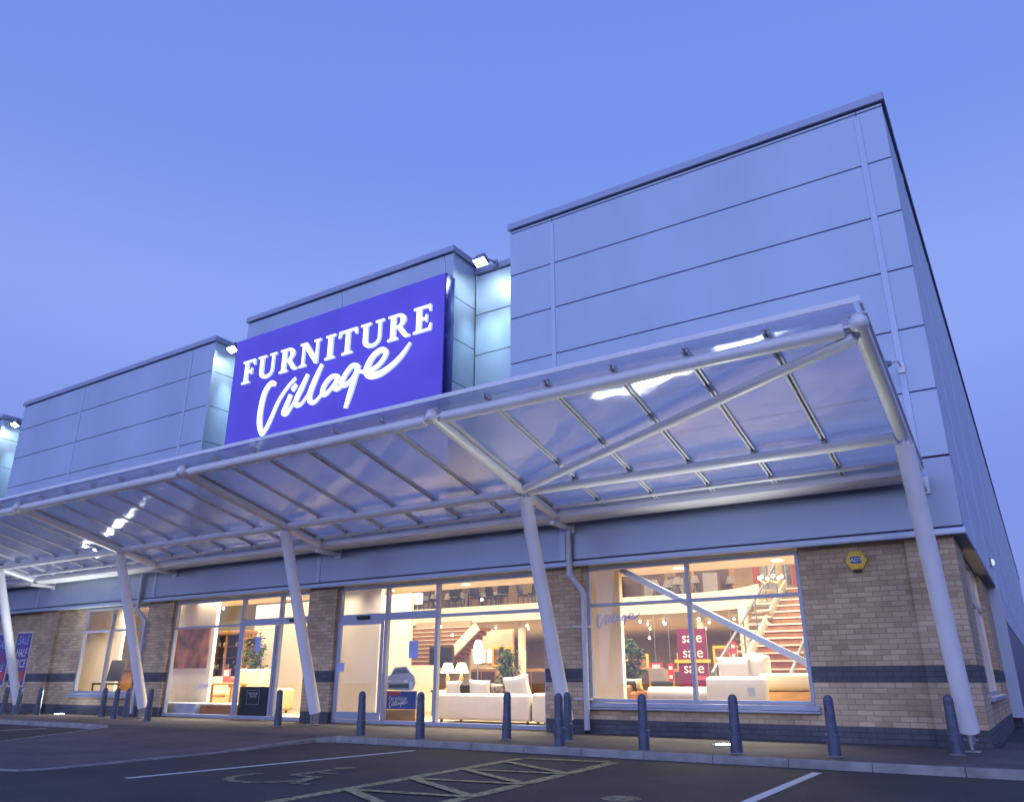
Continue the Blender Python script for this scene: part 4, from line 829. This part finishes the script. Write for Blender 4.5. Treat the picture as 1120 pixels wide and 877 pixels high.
# left window
t = chair('black high backed chair in the left window', -22.1, .95, R(12), M['darkfab'], .5, 1.1, z=.30); t.scale = (1.25, 1.25, 1.0)
tag(MB().box(-.6, .6, -.4, .4, 0, .28, .01, 1).build('floor_plinth', M['step'], None, (-22.0, .95, .02)), 'low plinth under the black chair in the left window', 'plinth')
dk = thing('desk', 'dark wooden desk with an orange side in the left window', 'desk', (-23.05, 2.6, .02)); MB().box(-.7, .7, -.35, .35, 1.1, 1.16, .01, 1).build('top', M['darkwood'], dk); MB().box(-.62, .0, -.3, .3, 0, 1.1).build('pedestal', M['wood'], dk); MB().box(.1, .62, -.3, .3, 0, 1.1).build('pedestal', M['darkwood'], dk)
pc = thing('framed_picture', 'gold framed picture hanging over the desk', 'picture', (-24.9, 3.93, 2.1)); box('frame', M['gold'], pc, -.55, .55, 0, .05, -.36, .36, bev=.01); box('print', M['paper'], pc, -.38, .38, -.012, -.001, -.2, .2)
pl = thing('bowl_plant', 'small dark plant in a bowl on the desk', 'plant', (-23.3, 2.6, 1.182)); MB().lathe([(.08, 0), (.16, .14), (.14, .14), (.001, .1)]).build('bowl', M['brass'], pl); mb = MB()
for k in range(70): a = random.uniform(0, 6.28); d = Vector((math.cos(a), math.sin(a), random.uniform(.3, 1.2))).normalized(); u = Vector((-math.sin(a), math.cos(a), 0)); l_ = random.uniform(.15, .32); p = Vector((0, 0, .12)); mb.quad(tuple(p), tuple(p+d*l_*.6+u*.025), tuple(p+d*l_), tuple(p+d*l_*.6-u*.025))
mb.build('foliage', M['leaf'], pl, recalc=False)
# upstairs furniture, seen over the edge beam
ST = []
def stool(x, y, label, m='darkfab', tall=.5):
    return chair(label, x, y, random.uniform(0, 6), M[m], tall, tall+.42, 'chairs on the upper floor', 3.22, 'upstairs_chair')
spots = [(-17.9, 10.7), (-17.3, 11.2), (-16.9, 10.8), (-16.1, 11.0), (-15.6, 11.3), (-15.0, 10.8), (-14.2, 11.2), (-18.6, 11.1), (-19.3, 10.8), (-13.6, 10.9)]
base = stool(*spots[0], 'dark chair on the upper floor behind the cream balcony edge')
for x, y in spots[1:]: dup(base, (x, y, 3.22), random.uniform(0, 6.2), 'dark chair on the upper floor behind the cream balcony edge')
def upcab(x, y, w_, label, m='wood'):
    t = thing('upstairs_cabinet', label, 'cabinet', (x, y, 3.22)); MB().box(-w_/2, w_/2, 0, .4, 0, 1.1, .01, 1).build('carcase', M[m], t)
    mb = MB()
    n_ = max(2, int(w_/.6))
    for i in range(n_): mb.box(-w_/2+w_*i/n_+.06, -w_/2+w_*(i+1)/n_-.06, -.012, -.002, .1, 1.0)
    mb.build('dark_door', M['darkwood'], t)
upcab(-8.0, 12, 1.9, 'wide oak cabinet on the upper floor left of the stairs'); upcab(-10.3, 12.3, 1.5, 'oak cabinet on the upper floor above the plum sale board', 'darkwood'); upcab(-11.9, 12, 1.0, 'pale shelf unit on the upper floor at the left of the window', 'sofac'); upcab(-19.8, 12.2, 1.2, 'oak cabinet on the upper floor seen over the sliding door')
ul = thing('upstairs_lamp', 'bright square lamp on the upper floor over the entrance', 'lamp', (-18.6, 10.6, 3.22)); MB().tube([(0, 0, 0), (0, 0, .35)], .02, 8).build('stand', M['alu'], ul); MB().box(-.17, .17, -.1, .1, .35, .75, .02, 2).build('lamp_shade', M['glow'], ul)
mb = MB()
# curtains / rugs on rails upstairs near the stairs
for i in range(9):
    t = tag(MB().box(-.1, .1, -.03, .03, 0, 1.5, .02, 2).build('hanging_rug', M[('rust', 'greyfab', 'step', 'sofac', 'pattern')[i % 5]], None, (-6.4+i*.24, 12.5+.05*(i % 2), 3.3)), 'narrow hanging rug in the upstairs row beside the stairs', 'rug', 'rugs hanging upstairs')
ch_ = thing('chandelier', 'gold chandelier with small glowing bulbs over the stairs', 'chandelier', (-4.24, 6, 3.05)); mb = MB(); mb.tube([(0, 0, .05), (0, 0, 3.2)], .012, 6)
for k in range(6): a = k*math.pi/3; mb.tube([(0, 0, .0), (.14*math.cos(a), .14*math.sin(a), -.06), (.26*math.cos(a), .26*math.sin(a), .04)], .012, 6)
mb.build('arms', M['brass'], ch_); mb = MB()
for k in range(6): a = k*math.pi/3; mb.ball((.26*math.cos(a), .26*math.sin(a), .08), .035, 8)
mb.build('bulbs', M['halogen'], ch_)
far_ = thing('far_cabinet', 'brown cabinet standing far back in the showroom under the balcony', 'cabinet', (-6.6, 14.5, .02), 0, 'cabinets at the back of the hall')
MB().box(-.6, .6, 0, .45, 0, 1.25, .01, 1).build('carcase', M['wood'], far_); MB().box(-.52, -.02, -.012, -.002, .1, 1.15).build('door', M['darkwood'], far_); MB().box(.02, .52, -.012, -.002, .1, 1.15).build('door', M['darkwood'], far_)
for x, y in ((-8.4, 16), (-9.9, 15.2), (-11.0, 17.5), (-13.4, 16.5), (-12.2, 13.6), (-15.6, 17), (-5.6, 12.2), (-14.6, 12.2), (-16.2, 11.4), (-19.5, 12.5), (-10.6, 12.0)): dup(far_, (x, y, .02), random.uniform(-.5, .5))
fp = thing('far_painting', 'dark framed painting hanging far back in the showroom', 'painting', (-8, 18, 1.6), 0, 'paintings at the back of the hall'); MB().box(-.5, .5, 0, .05, -.38, .38, .01, 1).build('frame', M['gold'], fp); MB().box(-.4, .4, -.008, -.001, -.28, .28).build('canvas', M['abstract'], fp)
for x, y in ((-9.6, 18.5), (-11.3, 19), (-13.2, 18.2), (-15.2, 19), (-6.7, 17), (-17, 13.95)): dup(fp, (x, y, random.uniform(1.45, 1.8)))
orn = thing('upstairs_ornament', 'small lamp or vase standing on the upper floor', 'ornament', (-9.3, 11.2, 3.22), 0, 'small furnishings on the upper floor'); MB().lathe([(.1, 0), (.12, .02), (.04, .06), (.10, .2), (.05, .4), (.03, .5)], (0, 0, 0), 12).build('vase', M['pot'], orn); MB().lathe([(.16, .46), (.08, .7), (.07, .7), (.15, .46)], (0, 0, 0), 12).build('lamp_shade', M['greyfab'], orn)
for k in range(15): dup(orn, (random.uniform(-12.5, -6.9) if k < 4 else random.uniform(-19.5, -13.2), random.uniform(10.8, 11.6), 3.22))
fc = thing('leaning_picture', 'dark rectangular frame leaning on the upper floor', 'picture', (-7.4, 11.0, 3.22), .2, 'frames leaning on the upper floor'); MB().box(-.3, .3, 0, .04, 0, .85, .01, 1).build('frame', M['darkwood'], fc); MB().box(-.22, .22, -.006, -.001, .08, .77).build('canvas', M['greyfab'], fc)
for x in (-8.7, -9.6, -10.9, -12.0, -13.9, -15.9, -17.6, -19.0): dup(fc, (x+random.uniform(-.2, .2), 11.8, 3.22), random.uniform(-.4, .4))
# halogen spots under the balcony and in the hall
SPT = [(-6.5, 7.2, 2.72), (-6.05, 6.0, 2.25), (-9.0, 9.2, 2.5), (-7.9, 8.4, 2.35), (-8.9, 9.6, 2.05), (-9.6, 12.5, 2.7), (-10.4, 13, 2.7), (-8.4, 13.5, 2.7), (-7.2, 12.4, 2.7), (-11.4, 15.5, 2.7), (-9.6, 16.5, 2.7), (-16.0, 12, 2.7), (-15.2, 13, 2.7), (-14.4, 11.6, 2.7), (-13.0, 12.5, 2.7), (-17.3, 13.2, 2.7), (-18.4, 11.6, 2.7), (-12.4, 15, 2.7), (-14.9, 7.3, 2.45), (-14.6, 7.5, 2.2), (-11.6, 4.8, 2.9), (-20.2, 3.2, 2.95)]
hb = None
for i, (x, y, z) in enumerate(SPT):
    if hb is None:
        hb = thing('spotlight', 'small halogen spotlight hanging among others inside the showroom', 'spotlight', (x, y, z), group='halogen spotlights inside'); MB().ball((0, 0, 0), .035, 10).build('bulb', M['halogen'], hb); MB().tube([(0, 0, .03), (0, 0, .35)], .008, 6).build('stem', M['alu'], hb)
    else: dup(hb, (x, y, z), 0)

# ------------------------------------------------------------------ lights inside (the shop's ceiling lighting and added fill lamps)
WARM = (1., .87, .63)
def area(x, y, z, sx, sy, e, col=WARM, sp=180):
    l = lamp('ceiling_and_fill_light', 'AREA', (x, y, z), e, col, shape='RECTANGLE', size=sx, size_y=sy); l.data.spread = R(sp); return l
for x in (-3.6, -8.2, -12.9, -17.0, -21.2): area(x, 1.9, 3.02, 3.4, 1.6, 300, WARM, 125)
for x in (-3.9, -8.2, -10.8, -13.5, -16.7, -20.6, -23.3): area(x, .62, 3.03, 2.2, .3, 60, WARM, 95)
for x in (-4, -10, -16, -22): area(x, 4.5, 5.3, 4, 2.2, 600 if x > -5 else 340, WARM, 160).rotation_euler = (R(38), 0, 0)  # added tilted fill, hung below the ceiling to brighten the balcony edge and stairs
for x in (-8.5, -13.5, -18.5): area(x, 15, 2.78, 4, 6, 440)
for x in (-7, -13, -19): area(x, 15, 6.2, 4, 6, 520)

# ------------------------------------------------------------------ dusk sky, one weak low sun (behind the camera, below the houses), camera
SUN_EL, SUN_ROT = R(4.0), R(158)
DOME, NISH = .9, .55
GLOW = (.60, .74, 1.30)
world = bpy.data.worlds.new('World'); scene.world = world; world.use_nodes = True; nt = world.node_tree
bg = nt.nodes['Background']; sky = N(nt, 'ShaderNodeTexSky'); sky.sky_type = 'NISHITA'; sky.sun_disc = False; sky.sun_elevation = SUN_EL; sky.sun_rotation = SUN_ROT; sky.ozone_density = 4.0; sky.dust_density = .6; sky.air_density = 1.2
# blue-hour dome: even blue by elevation, plus the Nishita afterglow on the sunset side behind the camera
tc = N(nt, 'ShaderNodeTexCoord'); sp_ = N(nt, 'ShaderNodeSeparateXYZ'); L(nt, tc.outputs['Generated'], sp_.inputs[0])
cr = N(nt, 'ShaderNodeValToRGB'); cr.color_ramp.interpolation = 'EASE'; e = cr.color_ramp.elements
e[0].position = 0; e[0].color = (.19, .215, .62, 1); e[1].position = 1; e[1].color = (.13, .24, .74, 1)
for p_, c_ in ((.16, (.19, .225, .65, 1)), (.42, (.275, .36, .81, 1)), (.62, (.185, .285, .78, 1))): q_ = e.new(p_); q_.color = c_
L(nt, sp_.outputs[2], cr.inputs[0])
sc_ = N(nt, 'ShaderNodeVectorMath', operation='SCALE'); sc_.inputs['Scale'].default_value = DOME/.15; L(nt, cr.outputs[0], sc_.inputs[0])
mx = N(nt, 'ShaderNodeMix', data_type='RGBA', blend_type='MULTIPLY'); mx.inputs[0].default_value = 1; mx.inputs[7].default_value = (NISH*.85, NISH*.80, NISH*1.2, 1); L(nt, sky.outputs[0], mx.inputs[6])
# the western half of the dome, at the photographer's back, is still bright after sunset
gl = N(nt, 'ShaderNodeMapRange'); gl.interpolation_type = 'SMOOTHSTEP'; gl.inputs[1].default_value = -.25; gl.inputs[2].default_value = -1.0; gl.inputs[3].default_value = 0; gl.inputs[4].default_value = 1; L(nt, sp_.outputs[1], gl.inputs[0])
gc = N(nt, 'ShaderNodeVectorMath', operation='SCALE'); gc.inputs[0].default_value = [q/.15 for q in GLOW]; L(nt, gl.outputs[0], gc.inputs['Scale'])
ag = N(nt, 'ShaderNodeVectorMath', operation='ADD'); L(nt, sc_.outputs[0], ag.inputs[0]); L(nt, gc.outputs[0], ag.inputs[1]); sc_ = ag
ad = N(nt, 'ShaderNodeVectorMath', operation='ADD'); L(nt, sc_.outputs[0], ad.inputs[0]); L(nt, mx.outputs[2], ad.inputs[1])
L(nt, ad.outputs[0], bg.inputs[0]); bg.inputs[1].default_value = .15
sd = Vector((math.sin(SUN_ROT)*math.cos(SUN_EL), math.cos(SUN_ROT)*math.cos(SUN_EL), math.sin(SUN_EL)))
sl = bpy.data.lights.new('sun', 'SUN'); sl.energy = .12; sl.angle = R(20); sl.color = (1., .9, .85); so = bpy.data.objects.new('sun', sl); COL.objects.link(so); so.rotation_euler = (-sd).to_track_quat('-Z', 'Y').to_euler(); so.location = (0, -30, 30)

cam = bpy.data.cameras.new('camera'); co = bpy.data.objects.new('camera', cam); COL.objects.link(co); scene.camera = co
yaw, pit, rol = -.5735, .3442, -.0007
cam.sensor_fit = 'HORIZONTAL'; cam.sensor_width = 36; cam.lens = 36*855.89/1120; cam.clip_end = 2000; cam.clip_start = .05
fw = Vector((math.sin(yaw)*math.cos(pit), math.cos(yaw)*math.cos(pit), math.sin(pit))); rt = Vector((math.cos(yaw), -math.sin(yaw), 0)); up = rt.cross(fw)
rt2 = rt*math.cos(rol)-up*math.sin(rol); up2 = rt*math.sin(rol)+up*math.cos(rol)
co.matrix_world = Matrix(((rt2.x, up2.x, -fw.x, .774), (rt2.y, up2.y, -fw.y, -12.874), (rt2.z, up2.z, -fw.z, .83), (0, 0, 0, 1)))
scene.view_settings.view_transform = 'Standard'; scene.view_settings.look = 'None'; scene.view_settings.gamma = 1; scene.view_settings.use_curve_mapping = False; scene.view_settings.exposure = 0
scene.render.engine = 'CYCLES'; cy_ = scene.cycles
cy_.use_denoising = True; cy_.max_bounces = 8; cy_.diffuse_bounces = 4; cy_.glossy_bounces = 4; cy_.transparent_max_bounces = 24; cy_.sample_clamp_indirect = 6; cy_.caustics_reflective = False; cy_.caustics_refractive = True
